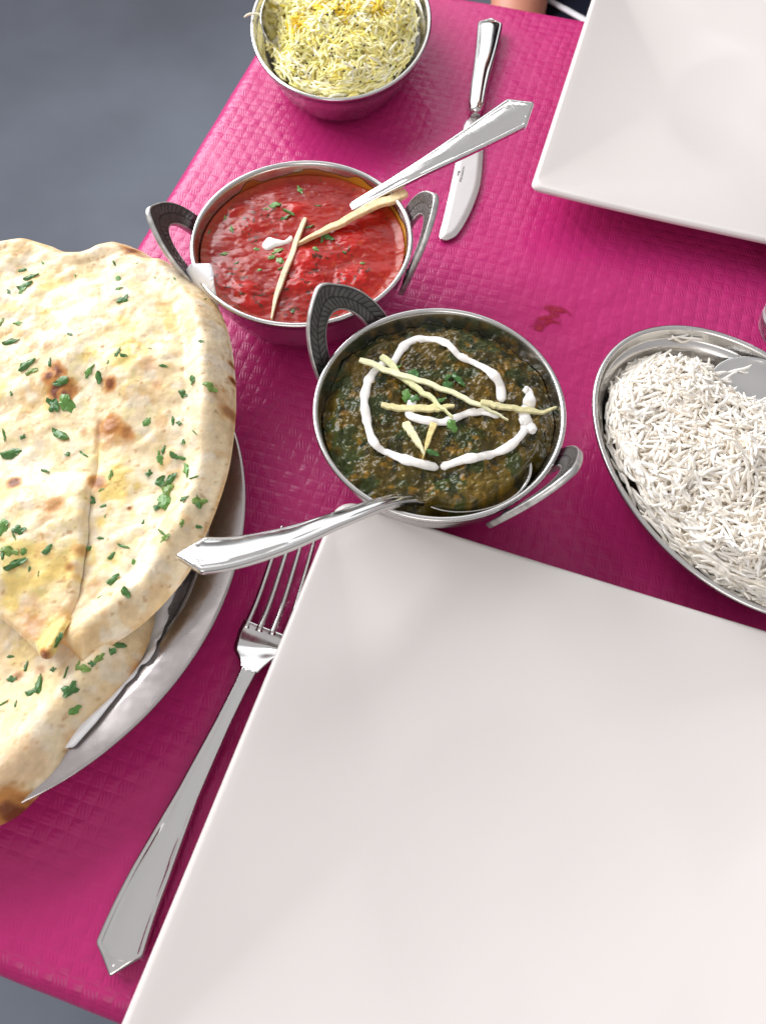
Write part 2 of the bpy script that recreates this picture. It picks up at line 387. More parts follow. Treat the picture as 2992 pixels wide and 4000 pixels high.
# ------------------------------------------------------------------ plates
def rsq(half, rc, n=14, side=26):
    pts = []
    for (sx, sy, a0) in ((1, 1, 0), (-1, 1, 90), (-1, -1, 180), (1, -1, 270)):
        for k in range(n):
            a = math.radians(a0 + 90 * k / (n - 1)); pts.append((sx * (half - rc) + rc * math.cos(a), sy * (half - rc) + rc * math.sin(a)))
        a1 = math.radians(a0 + 90); p0 = pts[-1]
        nx = {0: (-1, 1), 90: (-1, -1), 180: (1, -1), 270: (1, 1)}[a0]
        p1 = (nx[0] * (half - rc) + rc * math.cos(a1), nx[1] * (half - rc) + rc * math.sin(a1))
        for k in range(1, side): t = k / side; pts.append((p0[0] * (1 - t) + p1[0] * t, p0[1] * (1 - t) + p1[1] * t))
    return np.array(pts)
def plate(name, corner, ang, size, quad, rc, label):
    """corner = the outer rim corner nearest the table's middle; quad = where the plate lies from it"""
    hs = size / 2; H = 0.025; rings = []
    def ring(s, z, r):
        o = rsq(hs * s, r); m = np.abs(o).max(1) / hs
        # a slightly bowed rim: the corners stand a little higher than the sides
        cz = 0.0025 * (np.minimum(np.abs(o[:, 0]), np.abs(o[:, 1])) / hs) ** 3 * sstep(.6, 1, s)
        return np.c_[o, np.full(len(o), z) + cz]
    prof_top = []
    for s in np.linspace(0.03, 0.975, 34):
        z = 0.0060 + (H - 0.0062) * (max(0, s - 0.08) / 0.90) ** 1.8
        prof_top.append((s, z))
    for s, z in prof_top: rings.append(ring(s, z, max(0.0008, min(rc + (1 - s) ** 1.0 * hs * 0.8, hs * s * 0.96))))
    t = 0.0052
    for k in range(1, 9):                # the rounded lip
        a = math.pi / 2 - k / 8 * math.pi
        rings.append(ring(0.975 + 0.025 * math.cos(a), H - t / 2 + t / 2 * math.sin(a), rc))
    for s, z in ((0.96, H - 0.0062), (0.90, H - 0.0105), (0.82, 0.0115), (0.74, 0.0062), (0.68, 0.004), (0.665, 0.0008), (0.64, 0.0005), (0.62, 0.003), (0.3, 0.003), (0.05, 0.003)):
        rings.append(ring(s, z, max(0.0008, min(rc + (1 - s) ** 1.0 * hs * 0.8, hs * s * 0.96))))
    v, f = loft(rings)
    ca, sa = math.cos(ang), math.sin(ang); R = np.array(((ca, -sa), (sa, ca)))
    cen = np.asarray(corner[:2]) + R @ (np.array(quad) * hs)
    v[:, :2] = v[:, :2] @ R.T + cen
    f = [q[::-1] for q in f]
    return tag(obj(name, v, f, M['ceramic'], org=(*cen, 0)), label, 'plate', 'square white plates')
plate('plate', (-0.0226, 0.1677), math.radians(-19.6), 0.272, (1, -1), 0.011, 'large empty square white plate nearest the camera beside the fork')
plate('plate', (0.0959, 0.3863), math.radians(-18.2), 0.272, (1, 1), 0.005, 'empty square white plate across the table beside the knife')

# ------------------------------------------------------------------ round dishes
def circle_rings(cen, prof, seg=128, ab=None, ang=0):
    a = np.arange(seg) / seg * 2 * math.pi; rings = []
    for r, z in prof:
        if ab is None: xy = np.c_[r * np.cos(a), r * np.sin(a)]
        else:
            xy = np.c_[(ab[0] + r) * np.cos(a), (ab[1] + r) * np.sin(a)]
            c, s = math.cos(ang), math.sin(ang); xy = xy @ np.array(((c, s), (-s, c)))
        rings.append(np.c_[xy + np.asarray(cen)[:2], np.full(seg, z)])
    return rings
RZ = 0.050; RR = 0.0634
KPROF = [(0.0005, 0.0022), (0.026, 0.0022), (0.034, 0.0040), (0.044, 0.0105), (0.052, 0.021), (0.0572, 0.033), (0.0594, 0.042), (0.0602, 0.0478), (0.0607, 0.0494), (0.0614, 0.0502),
         (0.0624, 0.0502), (0.0632, 0.0496), (0.0634, 0.0488), (0.0631, 0.0480), (0.0620, 0.0474), (0.0610, 0.042), (0.0588, 0.0325), (0.0535, 0.0198), (0.045, 0.0088), (0.035, 0.0022), (0.030, 0.0004), (0.027, 0.0), (0.025, 0.0008), (0.0005, 0.0008)]
def inner_r(z):
    zz = [p[1] for p in KPROF[:9]]; rr = [p[0] for p in KPROF[:9]]
    return np.interp(z, zz, rr)
def handle_mesh(cen, az, lean_deg=33):
    NT, NX = 190, 26
    th = np.linspace(-0.12, math.pi + 0.12, NT)
    x = np.linspace(-1, 1, NX)
    ao, bo, ai, bi = 0.0272, 0.0395, 0.0150, 0.0262
    pts = np.zeros((2, NT, NX, 3)); col = np.zeros((2, NT, NX, 3))
    for i, t in enumerate(th):
        c, s = math.cos(t), math.sin(t)
        po = np.array((ao * c, bo * s + 0.0030 * math.exp(-(ao * c / 0.007) ** 2))); pi = np.array((ai * c, bi * s))
        w = np.linalg.norm(po - pi)
        for j, xx in enumerate(x):
            p = pi + (po - pi) * (xx + 1) / 2
            edge = (1 - abs(xx)) * w / 2
            rnd = 0.0006 * (1 - math.sqrt(max(0, 1 - (1 - min(edge / 0.0009, 1)) ** 2)))
            al = t * 0.026; ph = al / 0.0030 - abs(xx) * 1.5
            leaf = abs((ph % 1) - 0.5) * 2
            vein = math.exp(-(xx / 0.06) ** 2)
            inside = 1.0 if abs(xx) < 0.74 else 0.0
            g = inside * max(sstep(0.72, 0.95, leaf), vein)
            bd = math.exp(-((abs(xx) - 0.80) / 0.05) ** 2)
            g = max(float(g), bd * 0.9)
            pts[0, i, j] = (p[0], p[1], 0.0017 - rnd - 0.0004 * g)
            pts[1, i, j] = (p[0], p[1], -0.0017 + rnd)
            n = 0.9 + 0.2 * float(vnoise(p[0] * 400, p[1] * 400, 3)) * 2
            cc = np.array((0.23, 0.222, 0.215)) * n
            col[0, i, j] = cc * (1 - 0.80 * g) * (0.72 + 0.28 * (abs(xx) > .86)); col[1, i, j] = cc
            if abs(xx) > 0.9: col[:, i, j] = np.array((0.60, 0.585, 0.57)) * n
    n = NT * NX
    f = np.concatenate([grid_faces(NT, NX), grid_faces(NT, NX, flip=True, off=n)])
    idx = np.arange(n).reshape(NT, NX); sides = []
    for a in (idx[:, 0], idx[::-1, -1], idx[0, ::-1], idx[-1, :]):
        sides.append(np.stack([a[:-1], a[1:], a[1:] + n, a[:-1] + n], 1))
    f = np.concatenate([f] + sides)
    v = pts.reshape(-1, 3); cl = col.reshape(-1, 3)
    # local: x along the rim tangent, y up (leaning out), z = face towards the bowl
    out = np.array((math.cos(az), math.sin(az), 0)); tan = np.array((-math.sin(az), math.cos(az), 0)); up = np.array((0, 0, 1.0))
    lean = math.radians(lean_deg); ydir = up * math.cos(lean) + out * math.sin(lean); zdir = -out * math.cos(lean) + up * math.sin(lean)
    base = np.array((cen[0], cen[1], 0.0365)) + out * 0.0618
    # bend the feet round the bowl wall
    bend = (v[:, 0] ** 2) / (2 * 0.064) * 0.75
    w = base + v[:, :1] * tan + v[:, 1:2] * ydir + v[:, 2:3] * zdir - bend[:, None] * out
    return w, f, cl
def karahi(cen, azs, label):
    root = empty('karahi_bowl', (cen[0], cen[1], 0), label, 'bowl', 'small steel karahi bowls')
    v, f = loft(circle_rings(cen, KPROF, 160), True, True); f = [q[::-1] for q in f]
    obj('bowl', v, f, M['bowl_steel'], root)
    for az, ln in azs:
        w, f, c = handle_mesh(cen, az, ln)
        h = obj('handle', w, f, M['handle'], root, col=c)
        out = np.array((math.cos(az), math.sin(az), 0)); tan = np.array((-math.sin(az), math.cos(az), 0))
        for s in (-1, 1):                # rivet heads on the wall where the feet meet the bowl
            p = np.array((cen[0], cen[1], 0.040)) + (out * math.cos(0.30) + tan * s * math.sin(0.30)) * 0.0618
            a = np.arange(12) / 12 * 2 * math.pi; od = out * math.cos(.3) + tan * s * math.sin(.3); td = np.cross(od, (0, 0, 1))
            rings = [p + od * d + td * (np.cos(a) * r)[:, None] + np.array((0, 0, 1)) * (np.sin(a) * r)[:, None] for d, r in ((0, .0026), (.0012, .0026), (.002, .0018), (.0022, .0004))]
            vv, ff = loft(rings); obj('rivet', vv, ff, M['handle'], root, col=np.full((len(vv), 3), .3))
    return root
CG = np.array((0.0287, 0.2058)); CR = np.array((-0.0444, 0.3208))
def azim(c, x, y): p = P(x, y, 0.06); return math.atan2(p[1] - c[1], p[0] - c[0])
karahi(CG, ((azim(CG, 742, 690), 31), (azim(CG, 1195, 1035), 19)), 'steel karahi bowl with engraved dark handles holding the spinach curry')
karahi(CR, ((azim(CR, 352, 500), 25), (azim(CR, 925, 480), 18)), 'steel karahi bowl with engraved dark handles holding the red curry')

# ---- leaf pieces shared by the herbs
HERB = []
for k in range(10):
    n = 15; a = np.arange(n) / n * 2 * math.pi; asp = (0.25, 0.35, 0.45, 0.55, 0.6, 0.7, 0.5, 0.4, 0.3, 0.75)[k]
    r = 0.5 * (1 + 0.22 * np.sin(a * (2 + k % 3) + k) * (0.4 if asp < .4 else 1) + 0.16 * rng.standard_normal(n)); r = np.clip(r, .25, .72)
    ring = np.c_[r * np.cos(a), r * np.sin(a) * asp, 0.06 * np.cos(a * 2 + k) + 0.04 * rng.standard_normal(n) + 0.03]
    mid = ring * np.array((.5, .5, 1)) * 1.0; mid[:, 2] = 0.07 + 0.05 * np.cos(a)
    v = np.concatenate([ring, mid, [(0, 0, 0.09)]]); f = [[i, (i + 1) % n, n + (i + 1) % n, n + i] for i in range(n)] + [[n + i, n + (i + 1) % n, 2 * n] for i in range(n)]
    # underside, so each piece has some body
    lo = ring.copy(); lo[:, 2] -= 0.05; b0 = len(v); v = np.concatenate([v, lo])
    f += [[(i + 1) % n, i, b0 + i, b0 + (i + 1) % n] for i in range(n)] + [list(range(b0 + n - 1, b0 - 1, -1))]
    base = mix((0.11, 0.25, 0.045), (0.04, 0.13, 0.032), np.array(rng.random()))
    c = np.tile(base, (len(v), 1)) * (0.85 + 0.3 * rng.random((len(v), 1)))
    if k in (3, 7): c = np.tile((0.16, 0.26, 0.05), (len(v), 1)) * (0.85 + 0.3 * rng.random((len(v), 1)))
    HERB.append(make_mesh('coriander_leaf', v, f, M['herb'], c, smooth=False))
def herb(parent, x, y, size, zf, name='coriander_leaf', ang=None, k=None):
    z = 0.045
    for _ in range(4):
        p = P(x, y, z); z = float(zf(np.array([p[0]]), np.array([p[1]]))[0])
    e = 0.002
    zx = float(zf(np.array([p[0] + e]), np.array([p[1]]))[0]) - float(zf(np.array([p[0] - e]), np.array([p[1]]))[0])
    zy = float(zf(np.array([p[0]]), np.array([p[1] + e]))[0]) - float(zf(np.array([p[0]]), np.array([p[1] - e]))[0])
    nrm = Vector((-zx / (2 * e), -zy / (2 * e), 1)).normalized()
    if nrm.z < .88: nrm.x *= .45; nrm.y *= .45; nrm.normalize()
    q = Vector((0, 0, 1)).rotation_difference(nrm)
    a = random.uniform(0, 6.28) if ang is None else ang
    Mx = Matrix.Translation((p[0], p[1], z + size * 0.03)) @ q.to_matrix().to_4x4() @ Matrix.Rotation(a, 4, 'Z') @ Matrix.Diagonal((size, size, size, 1))
    return inst(name, HERB[random.randrange(len(HERB)) if k is None else k], Mx, parent)

def strip(path2d, w0, w1, zf, lift, th, name, label, group, c0=(0.72, 0.66, 0.34), ends=None):
    """a cut ginger batten lying on (or sticking out of) the curry"""
    n = 26; D = crom(path2d, n); p = []
    for i, (x, y) in enumerate(D):
        z = 0.05
        for _ in range(4):
            q = P(x, y, z); z = float(zf(q[None, 0], q[None, 1])[0]) + np.interp(i / (n - 1), np.linspace(0, 1, len(lift)), lift)
        p.append((q[0], q[1], z))
    p = np.array(p); tt = np.linspace(0, 1, n); deg = 1 if len(path2d) < 5 else 2
    fit = np.polyval(np.polyfit(tt, p[:, 2], deg), tt); p[:, 2] = fit + 0.35 * max(0, (p[:, 2] - fit).max())
    T, S, N = frames(p); rings = []
    for i in range(n):
        t = i / (n - 1); w = 1.0 * (w0 * (1 - t) + w1 * t) / 2 * (1 + 0.05 * float(vnoise(t * 9, w0 * 9000, 4)) * 2); h = th / 2
        taper = min(1, 0.75 + t * 10) * min(1, 0.25 + (1 - t) * 2.2)
        w *= taper
        sec = [(-w, -h * .6), (-w, h * .7), (-w * .8, h), (w * .8, h), (w, h * .7), (w, -h * .6), (w * .7, -h), (-w * .7, -h)]
        rings.append(np.array([p[i] + S[i] * a + N[i] * b for a, b in sec]))
    v, f = loft(rings)
    c = np.tile(c0, (len(v), 1)) * (0.9 + 0.2 * rng.random((len(v), 1)))
    o = obj(name, v, f, M['ginger'], col=c, smooth=False)
    return tag(o, label, 'ginger', group)

def tube_on(paths, zf, rad, name, material, parent, flat=0.7, n=90):
    D = crom(paths, n); p = []
    for (x, y) in D:
        z = 0.045
        for _ in range(4): q = P(x, y, z); z = float(zf(q[None, 0], q[None, 1])[0])
        p.append((q[0], q[1], z + rad * 0.28))
    p = np.array(p); ker = np.ones(9) / 9
    for k in range(3): p[:, k] = np.convolve(np.pad(p[:, k], 4, mode='edge'), ker, 'valid')
    p, _ = arclen_resample(p, n); t = np.linspace(0, 1, n)
    Lc = _[-1]; r = rad * np.clip(np.minimum(t, 1 - t) * Lc / 0.002, 0.15, 1) ** 0.5 * (1 + 0.24 * vnoise(t * Lc / 0.005, t * 0 + rad * 5000, 8) * 2)
    v, f = tube(p, r, 12, flat, noise=0.08, seed=3)
    return obj(name, v, f, material, parent)

# ---- red curry
RED_Z = 0.0415
def z2w(pts, Zf, z): return [P(*Zf(*p[:2]), z)[:2] for p in pts]
CH = [(870, 560, 70, 0.0030), (1110, 640, 75, 0.0034), (1120, 450, 85, 0.0026), (870, 660, 60, 0.0024), (590, 700, 50, 0.0030), (600, 770, 60, 0.0022), (840, 300, 45, 0.0026), (530, 310, 40, 0.0018), (1000, 560, 60, 0.0012), (620, 385, 60, 0.0012), (1250, 600, 50, 0.001), (450, 640, 60, 0.0012), (980, 720, 60, 0.0016)]
CHW = [(*P(*Z2(x, y), RED_Z)[:2], r / 1.273 / 7000, h) for x, y, r, h in CH]
def red_z(x, y):
    dx, dy = x - CR[0], y - CR[1]; r = np.hypot(dx, dy)
    z = RED_Z + 0.0006 * fbm(x * 0.6, y, 110, 3, 21) + 0.0005 * np.maximum(0, fbm(x * 0.7, y, 230, 2, 77, 0.6))
    for cx, cy, rr, hh in CHW:
        q = np.maximum(0, np.hypot((x - cx) / (rr * 1.25), (y - cy) / rr) + 0.7 * fbm(x, y, 120, 3, 9))
        z = z + 0.62 * hh * np.exp(-q ** 3)
    return z + 0.0014 * sstep(0.053, 0.0595, r)
def curry_disc(cen, zf, rmaxf, nr=150, na=420):
    rr = np.linspace(0, 1, nr) ** 0.9; a = np.arange(na) / na * 2 * math.pi
    R = rr[:, None] * rmaxf(a)[None, :]
    x = cen[0] + R * np.cos(a); y = cen[1] + R * np.sin(a)
    z = zf(x, y); v = np.stack([x, y, z], -1).reshape(-1, 3)
    f = grid_faces(nr, na, True)[:, ::-1]
    return v, f
v, f = curry_disc(CR, red_z, lambda a: np.full_like(a, 0.0587))
x, y = v[:, 0], v[:, 1]
c = mix((0.22, 0.007, 0.005), (0.32, 0.013, 0.007), np.clip(0.5 + 1.0 * fbm(x, y, 60, 4, 31), 0, 1))
ck = np.zeros(len(v))
for cx, cy, rr, hh in CHW: ck = np.maximum(ck, (hh / 0.0032) * np.exp(-(np.hypot((x - cx) / (rr * 1.25), (y - cy) / rr) + 0.7 * fbm(x, y, 120, 3, 9)).clip(0) ** 3))
c = mix(c, (0.50, 0.008, 0.006), np.clip(ck, 0, 1) * 0.75)
c = mix(c, (0.46, 0.08, 0.02), sstep(0.30, 0.46, fbm(x, y, 350, 2, 51)) * 0.3)
c = mix(c, (0.035, 0.02, 0.008), sstep(0.27, 0.36, fbm(x, y, 500, 2, 63)) * sstep(-0.1, 0.15, fbm(x, y, 60, 2, 64)) * 0.85)
edge = sstep(0.052, 0.0585, np.hypot(x - CR[0], y - CR[1])); c = mix(c, (0.36, 0.05, 0.008), edge * 0.55)
RED = empty('red_curry', (*CR, 0.003), 'red tomato curry with lumps and herbs in the left karahi bowl', 'curry')
# the curry is a body: close it below
def close_below(v, f, na, cen, depths=((0.030, 0.054), (0.018, 0.047), (0.008, 0.037), (0.0035, 0.025))):
    base = len(v) - na; a = np.arange(na) / na * 2 * math.pi; fs = f.tolist(); prev = base; vv = [v]; n = len(v)
    for z, r in depths:
        vv.append(np.c_[cen[0] + r * np.cos(a), cen[1] + r * np.sin(a), np.full(na, z)])
        for j in range(na): fs.append([prev + j, prev + (j + 1) % na, n + (j + 1) % na, n + j][::-1])
        prev = n; n += na
    fs.append(list(range(prev, prev + na)))
    return np.concatenate(vv), fs
na = 420; v, f = close_below(v, f, na, CR); c = np.concatenate([c, np.tile(c[-1], (len(v) - len(c), 1))])
obj('sauce', v, f, M['red'], RED, col=c)
# sauce smeared up the wall, oily at the right and far side
a = np.linspace(math.radians(-48), math.radians(150), 140); zz = np.linspace(0.0405, 0.0488, 12); pts = []; cc = []
for i, aa in enumerate(a):
    top = 0.0466 + 0.0028 * float(vnoise(aa * 6, 1.0, 5)) * 2 - 0.0014 * (aa > 1.6); ez = np.interp(i, (0, 10, 129, 139), (0, 1, 1, 0))
    for zc in zz:
        z = 0.0405 + (min(top, .0490) - 0.0405) * (zc - 0.0405) / 0.0083 * ez + 0.0
        r = inner_r(z) - 0.0004
        pts.append((CR[0] + r * math.cos(aa), CR[1] + r * math.sin(aa), z))
        t = (zc - 0.0405) / 0.0083; gold = np.exp(-((aa - 0.1) / 0.45) ** 2) + 0.6 * np.exp(-((aa - 1.0) / 0.25) ** 2)
        cc.append(mix(mix((0.34, 0.03, 0.008), (0.36, 0.13, 0.03), np.array(t)), (0.62, 0.30, 0.02), np.array(min(1, gold))))
obj('sauce_film', pts, grid_faces(len(a), 12), M['film'], RED, col=np.array(cc))
poly = smooth_poly(np.array(z2w([(668, 478), (700, 442), (745, 452), (780, 455), (812, 432), (818, 458), (770, 480), (735, 490), (700, 506), (678, 500)], Z2, RED_Z)), 60)
v, f, _ = slab(poly, 0.0005, lambda x, y, d: red_z(x, y) + 0.0002 + 0.0012 * np.sqrt(np.clip(d / .002, 0, 1)), lambda x, y, d: red_z(x, y) - 0.001)
obj('cream_dollop', v, f, M['cream'], RED)
for (hx, hy, s) in ((855, 207, 60), (800, 318, 80), (785, 345, 60), (735, 282, 60), (905, 390, 45), (985, 395, 50), (1000, 445, 75), (965, 455, 45), (935, 500, 40), (745, 510, 60), (715, 540, 40), (755, 560, 50), (765, 595, 45), (945, 285, 35), (480, 525, 45), (515, 400, 45), (640, 500, 30), (485, 345, 30), (655, 605, 25), (820, 810, 28), (540, 570, 30), (1165, 570, 25), (405, 415, 28), (1075, 515, 22), (690, 300, 30)):
    herb(RED, *Z2(hx, hy), s / 1.273 / 7000, red_z)
strip([Z2(*p) for p in ((1385, 212), (1200, 310), (1000, 405), (820, 488))], 0.0066, 0.0030, red_z, (0.0080, 0.0035, 0.0015, 0.001), 0.003, 'ginger_strip', 'long pale ginger strip leaning on the red curry bowl rim under the spoon', 'ginger strips', (0.80, 0.58, 0.32))
strip([Z2(*p) for p in ((882, 350), (845, 450), (800, 570), (745, 720), (715, 850))], 0.0026, 0.0036, red_z, (0.001, 0.001, 0.001), 0.0024, 'ginger_strip', 'pale ginger strip lying down the front half of the red curry', 'ginger strips', (0.78, 0.62, 0.42))

# ---- spinach curry
GZ = 0.0435
SP_A = P(905, 1060, 0.043); SP_B = P(1180, 985, 0.043)
def zg(pts): return [Z3(*p) for p in pts]
arc_pts = np.array([P(*Z3(*p), 0.042)[:2] for p in ((690, 1215), (780, 1232), (870, 1243), (960, 1228), (1060, 1180), (1130, 1130), (1200, 1070), (1260, 1000), (1330, 900))])
def arc_side(x, y):                       # >0 on the wall side of the spoon's rim
    q = np.stack([x, y], -1).reshape(-1, 2); best = np.full(len(q), 1e9); sg = np.zeros(len(q)); along = np.zeros(len(q)); tot = len(arc_pts) - 1
    for i in range(tot):
        a, b = arc_pts[i], arc_pts[i + 1]; e = b - a; w = q - a; t = np.clip((w @ e) / (e @ e), 0, 1)
        d = np.hypot(*(w - t[:, None] * e).T); s = np.sign(w[:, 0] * e[1] - w[:, 1] * e[0]); m = d < best
        best[m] = d[m]; sg[m] = s[m]; along[m] = (i + t[m]) / tot
    return (best * sg).reshape(np.shape(x)), along.reshape(np.shape(x))
def green_z(x, y):
    dx, dy = x - CG[0], y - CG[1]; r = np.hypot(dx, dy)
    rough = 0.0040 * fbm(x, y, 70, 3, 40) + 0.0034 * np.abs(fbm(x, y, 130, 4, 41, 0.55)) + 0.0004 * fbm(x, y, 600, 2, 42)
    z = GZ + 0.0042 * (1 - (r / 0.058) ** 2) + rough - 0.0038 * sstep(0.050, 0.0585, r)
    s, al = arc_side(x, y)
    ends = sstep(0.0, 0.16, al) * (1 - sstep(0.80, 1.0, al))
    z = z - ends * (0.017 * sstep(0.0, 0.0035, s) - 0.0016 * np.exp(-((s + 0.004) / 0.004) ** 2))
    return z
v, f = curry_disc(CG, green_z, lambda a: np.full_like(a, 0.0588), 190, 520)
# keep the lowered crescent inside the bowl wall
rr = np.hypot(v[:, 0] - CG[0], v[:, 1] - CG[1]); lim = inner_r(v[:, 2]) - 0.0002; k = np.minimum(1, lim / np.maximum(rr, 1e-6))
v[:, :2] = CG + (v[:, :2] - CG) * k[:, None]
x, y = v[:, 0], v[:, 1]
c = mix((0.050, 0.036, 0.006), (0.115, 0.072, 0.011), np.clip(0.5 + 1.3 * fbm(x, y, 80, 4, 44), 0, 1))
c = mix(c, (0.024, 0.040, 0.010), sstep(0.0, 0.3, fbm(x, y, 110, 3, 45)) * 0.8)
c = mix(c, (0.007, 0.013, 0.007), sstep(0.16, 0.38, fbm(x, y, 150, 3, 46)) * 0.7)
c = mix(c, (0.24, 0.12, 0.012), sstep(0.28, 0.46, fbm(x, y, 260, 3, 47)) * 0.55)
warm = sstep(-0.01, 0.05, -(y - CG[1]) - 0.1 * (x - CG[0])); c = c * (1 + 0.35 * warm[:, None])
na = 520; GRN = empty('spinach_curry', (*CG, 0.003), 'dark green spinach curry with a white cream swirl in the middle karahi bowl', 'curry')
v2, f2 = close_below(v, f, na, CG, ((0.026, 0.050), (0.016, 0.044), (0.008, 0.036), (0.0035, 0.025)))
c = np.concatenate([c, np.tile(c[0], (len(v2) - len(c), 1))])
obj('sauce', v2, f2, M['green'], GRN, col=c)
CW = 0.0024
for i, st in enumerate(([(512, 492), (545, 450), (575, 395), (620, 355), (690, 340), (790, 352), (840, 382), (880, 425), (950, 457), (1010, 490), (1065, 527), (1105, 577), (1112, 630), (1115, 690)],
           [(500, 462), (445, 500), (405, 555), (380, 640), (380, 720), (402, 830), (432, 903), (490, 945), (580, 985), (690, 1015), (785, 1035)],
           [(780, 1034), (850, 1010), (930, 985), (1030, 970), (1130, 935), (1190, 890), (1232, 840), (1238, 795), (1205, 765)],
           [(1228, 612), (1262, 632), (1262, 690), (1238, 735), (1240, 765), (1262, 805), (1290, 855)],
           [(622, 640), (635, 680), (615, 745), (660, 768), (720, 782), (800, 790), (870, 765), (940, 737), (1000, 730), (1060, 742), (1105, 765)])):
    tube_on(zg(st), green_z, CW * (1.0, 1.0, 1.0, 1.15, 0.95)[i], 'cream_swirl', M['cream'], GRN, 0.45, 110)
GG = 'ginger strips'
strip(zg([(352, 455), (560, 525), (800, 610), (1000, 700), (1150, 775)]), 0.0034, 0.0022, green_z, (0.004, 0.003, 0.002, 0.001), 0.0015, 'ginger_strip', 'longest ginger strip slanting across the top of the cream swirl', GG, (0.82, 0.80, 0.52))
strip(zg([(468, 432), (600, 560), (730, 660), (852, 760)]), 0.0040, 0.0022, green_z, (0.0015, 0.0015, 0.0025), 0.002, 'ginger_strip', 'ginger strip crossing under the longest one towards the cream centre', GG, (0.72, 0.72, 0.40))
strip(zg([(468, 705), (700, 712), (860, 705)]), 0.0030, 0.0046, green_z, (0.0012, 0.0012, 0.0012), 0.002, 'ginger_strip', 'level ginger strip on the left half of the spinach curry', GG, (0.76, 0.68, 0.36))
strip(zg([(1000, 690), (1150, 708), (1280, 722), (1398, 735)]), 0.0030, 0.0030, green_z, (0.0016, 0.0030, 0.0030, 0.0016), 0.002, 'ginger_strip', 'ginger strip reaching to the right rim over the cream', GG, (0.70, 0.64, 0.36))
strip(zg([(598, 798), (650, 870), (700, 965)]), 0.0044, 0.0022, green_z, (0.001, 0.001, 0.001), 0.0024, 'ginger_strip', 'short thick left arm of the ginger V in front of cream', GG, (0.82, 0.76, 0.48))
strip(zg([(752, 795), (725, 870), (690, 985)]), 0.0036, 0.0016, green_z, (0.001, 0.0005, 0.0012), 0.002, 'ginger_strip', 'short right arm of the ginger V in front of cream', GG, (0.70, 0.58, 0.26))
for (hx, hy, s, k) in ((885, 560, 85, 8), (835, 592, 60, 5), (815, 580, 50, 4), (600, 645, 70, 9), (645, 660, 60, 5), (640, 530, 80, 4), (790, 665, 55, 6), (850, 800, 75, 9), (745, 950, 70, 1), (560, 487, 40, 2), (825, 545, 50, 6)):
    herb(GRN, *Z3(hx, hy), s / 1.379 / 7000, lambda x, y: green_z(x, y) + 0.0018, k=k)

# ------------------------------------------------------------------ cutlery
def handle_loft(path, wf, thf, n=120, gable=0.011, roll=0.0, style='flat', up=(0, 0, 1)):
    """bar with a gable end at its start, a raised border line and a dished or domed middle"""
    p, s = arclen_resample(crom(path, 300), n)
    gs = np.r_[np.linspace(0, gable, 12), np.linspace(gable, s[-1], n - 12 + 1)[1:]]
    p = np.stack([np.interp(gs, s, p[:, k]) for k in range(3)], 1); L = s[-1]
    T, S, N = frames(p, up, roll if np.isscalar(roll) else np.interp(gs / L, *roll))
    xi = np.array([-1, -.985, -.96, -.92, -.88, -.84, -.8, -.76, -.72, -.66, -.5, -.25, 0, .25, .5, .66, .72, .76, .8, .84, .88, .92, .96, .985, 1.0])
    w = np.array([wf(max(t, gable), L) * (min(1, (t + .0004) / gable)) for t in gs]); dw = np.gradient(w, gs)
    top = np.zeros((n, len(xi), 3)); bot = np.zeros_like(top)
    for i in range(n):
        x = xi * w[i]; d = (w[i] - np.abs(x)) / math.sqrt(1 + dw[i] ** 2); th = thf(gs[i], L)
        z = th / 2 - 0.0007 * (1 - np.sqrt(1 - (1 - np.clip(d / 0.0009, 0, 1)) ** 2))
        sc = min(1, w[i] / 0.006) if gs[i] > gable else 1
        g = 0.00065 * np.exp(-((d - 0.0022) / 0.00035) ** 2) + 0.0004 * np.exp(-((d - 0.0034) / 0.0003) ** 2)
        z = z - g * sc
        if style == 'flat': z = z - 0.00035 * sstep(0.0036, 0.005, d) + 0.0017 * (1 - xi ** 2) * min(1, w[i] / 0.008)
        else: z = z + (0.0022 * (1 - (xi * 1.0) ** 2)) * sstep(0.0, 0.012, gs[i])
        top[i] = p[i] + S[i] * x[:, None] + N[i] * z[:, None]
        bz = -th / 2 + 0.0006 * (1 - np.sqrt(1 - (1 - np.clip(d / 0.0009, 0, 1)) ** 2)) - (0.0015 * (1 - xi ** 2) if style != 'flat' else 0)
        bot[i] = p[i] + S[i] * x[:, None] + N[i] * bz[:, None] if not np.isscalar(bz) else p[i] + S[i] * x[:, None] + N[i] * bz
    m = len(xi); rings = [np.concatenate([top[i], bot[i][::-1]]) for i in range(n)]
    v, f = loft(rings); return v, [q[::-1] for q in f]
def spoon_bowl(base, dirv, up, L, W, depth, name, material, parent):
    """egg-shaped bowl starting at base along dirv, open towards up"""
    dirv = np.asarray(dirv, float) / np.linalg.norm(dirv); up = np.asarray(up, float); up = up - dirv * (up @ dirv); up /= np.linalg.norm(up); sd = np.cross(up, dirv)
    nr, na = 18, 56; a = np.arange(na) / na * 2 * math.pi; rings_t = []; rings_b = []
    for k in range(nr):
        r = (k + .3) / (nr - .7)
        lx = L / 2 + L / 2 * np.cos(a) * r; wy = W / 2 * np.sin(a) * r * (1 + 0.12 * np.cos(a)); z = -depth * (1 - r ** 2.2) + 0.002 * (1 - lx / L) ** 2
        rings_t.append(base + dirv * lx[:, None] + sd * wy[:, None] + up * z[:, None])
        rings_b.append(rings_t[-1] - up * 0.0014 + 0)
    lip = (rings_t[-1] + rings_b[-1]) / 2; cen = lip.mean(0); lip = cen + (lip - cen) * 1.012
    rings = rings_t + [lip] + rings_b[::-1]
    v, f = loft(rings); return obj(name, v, f, material, parent)

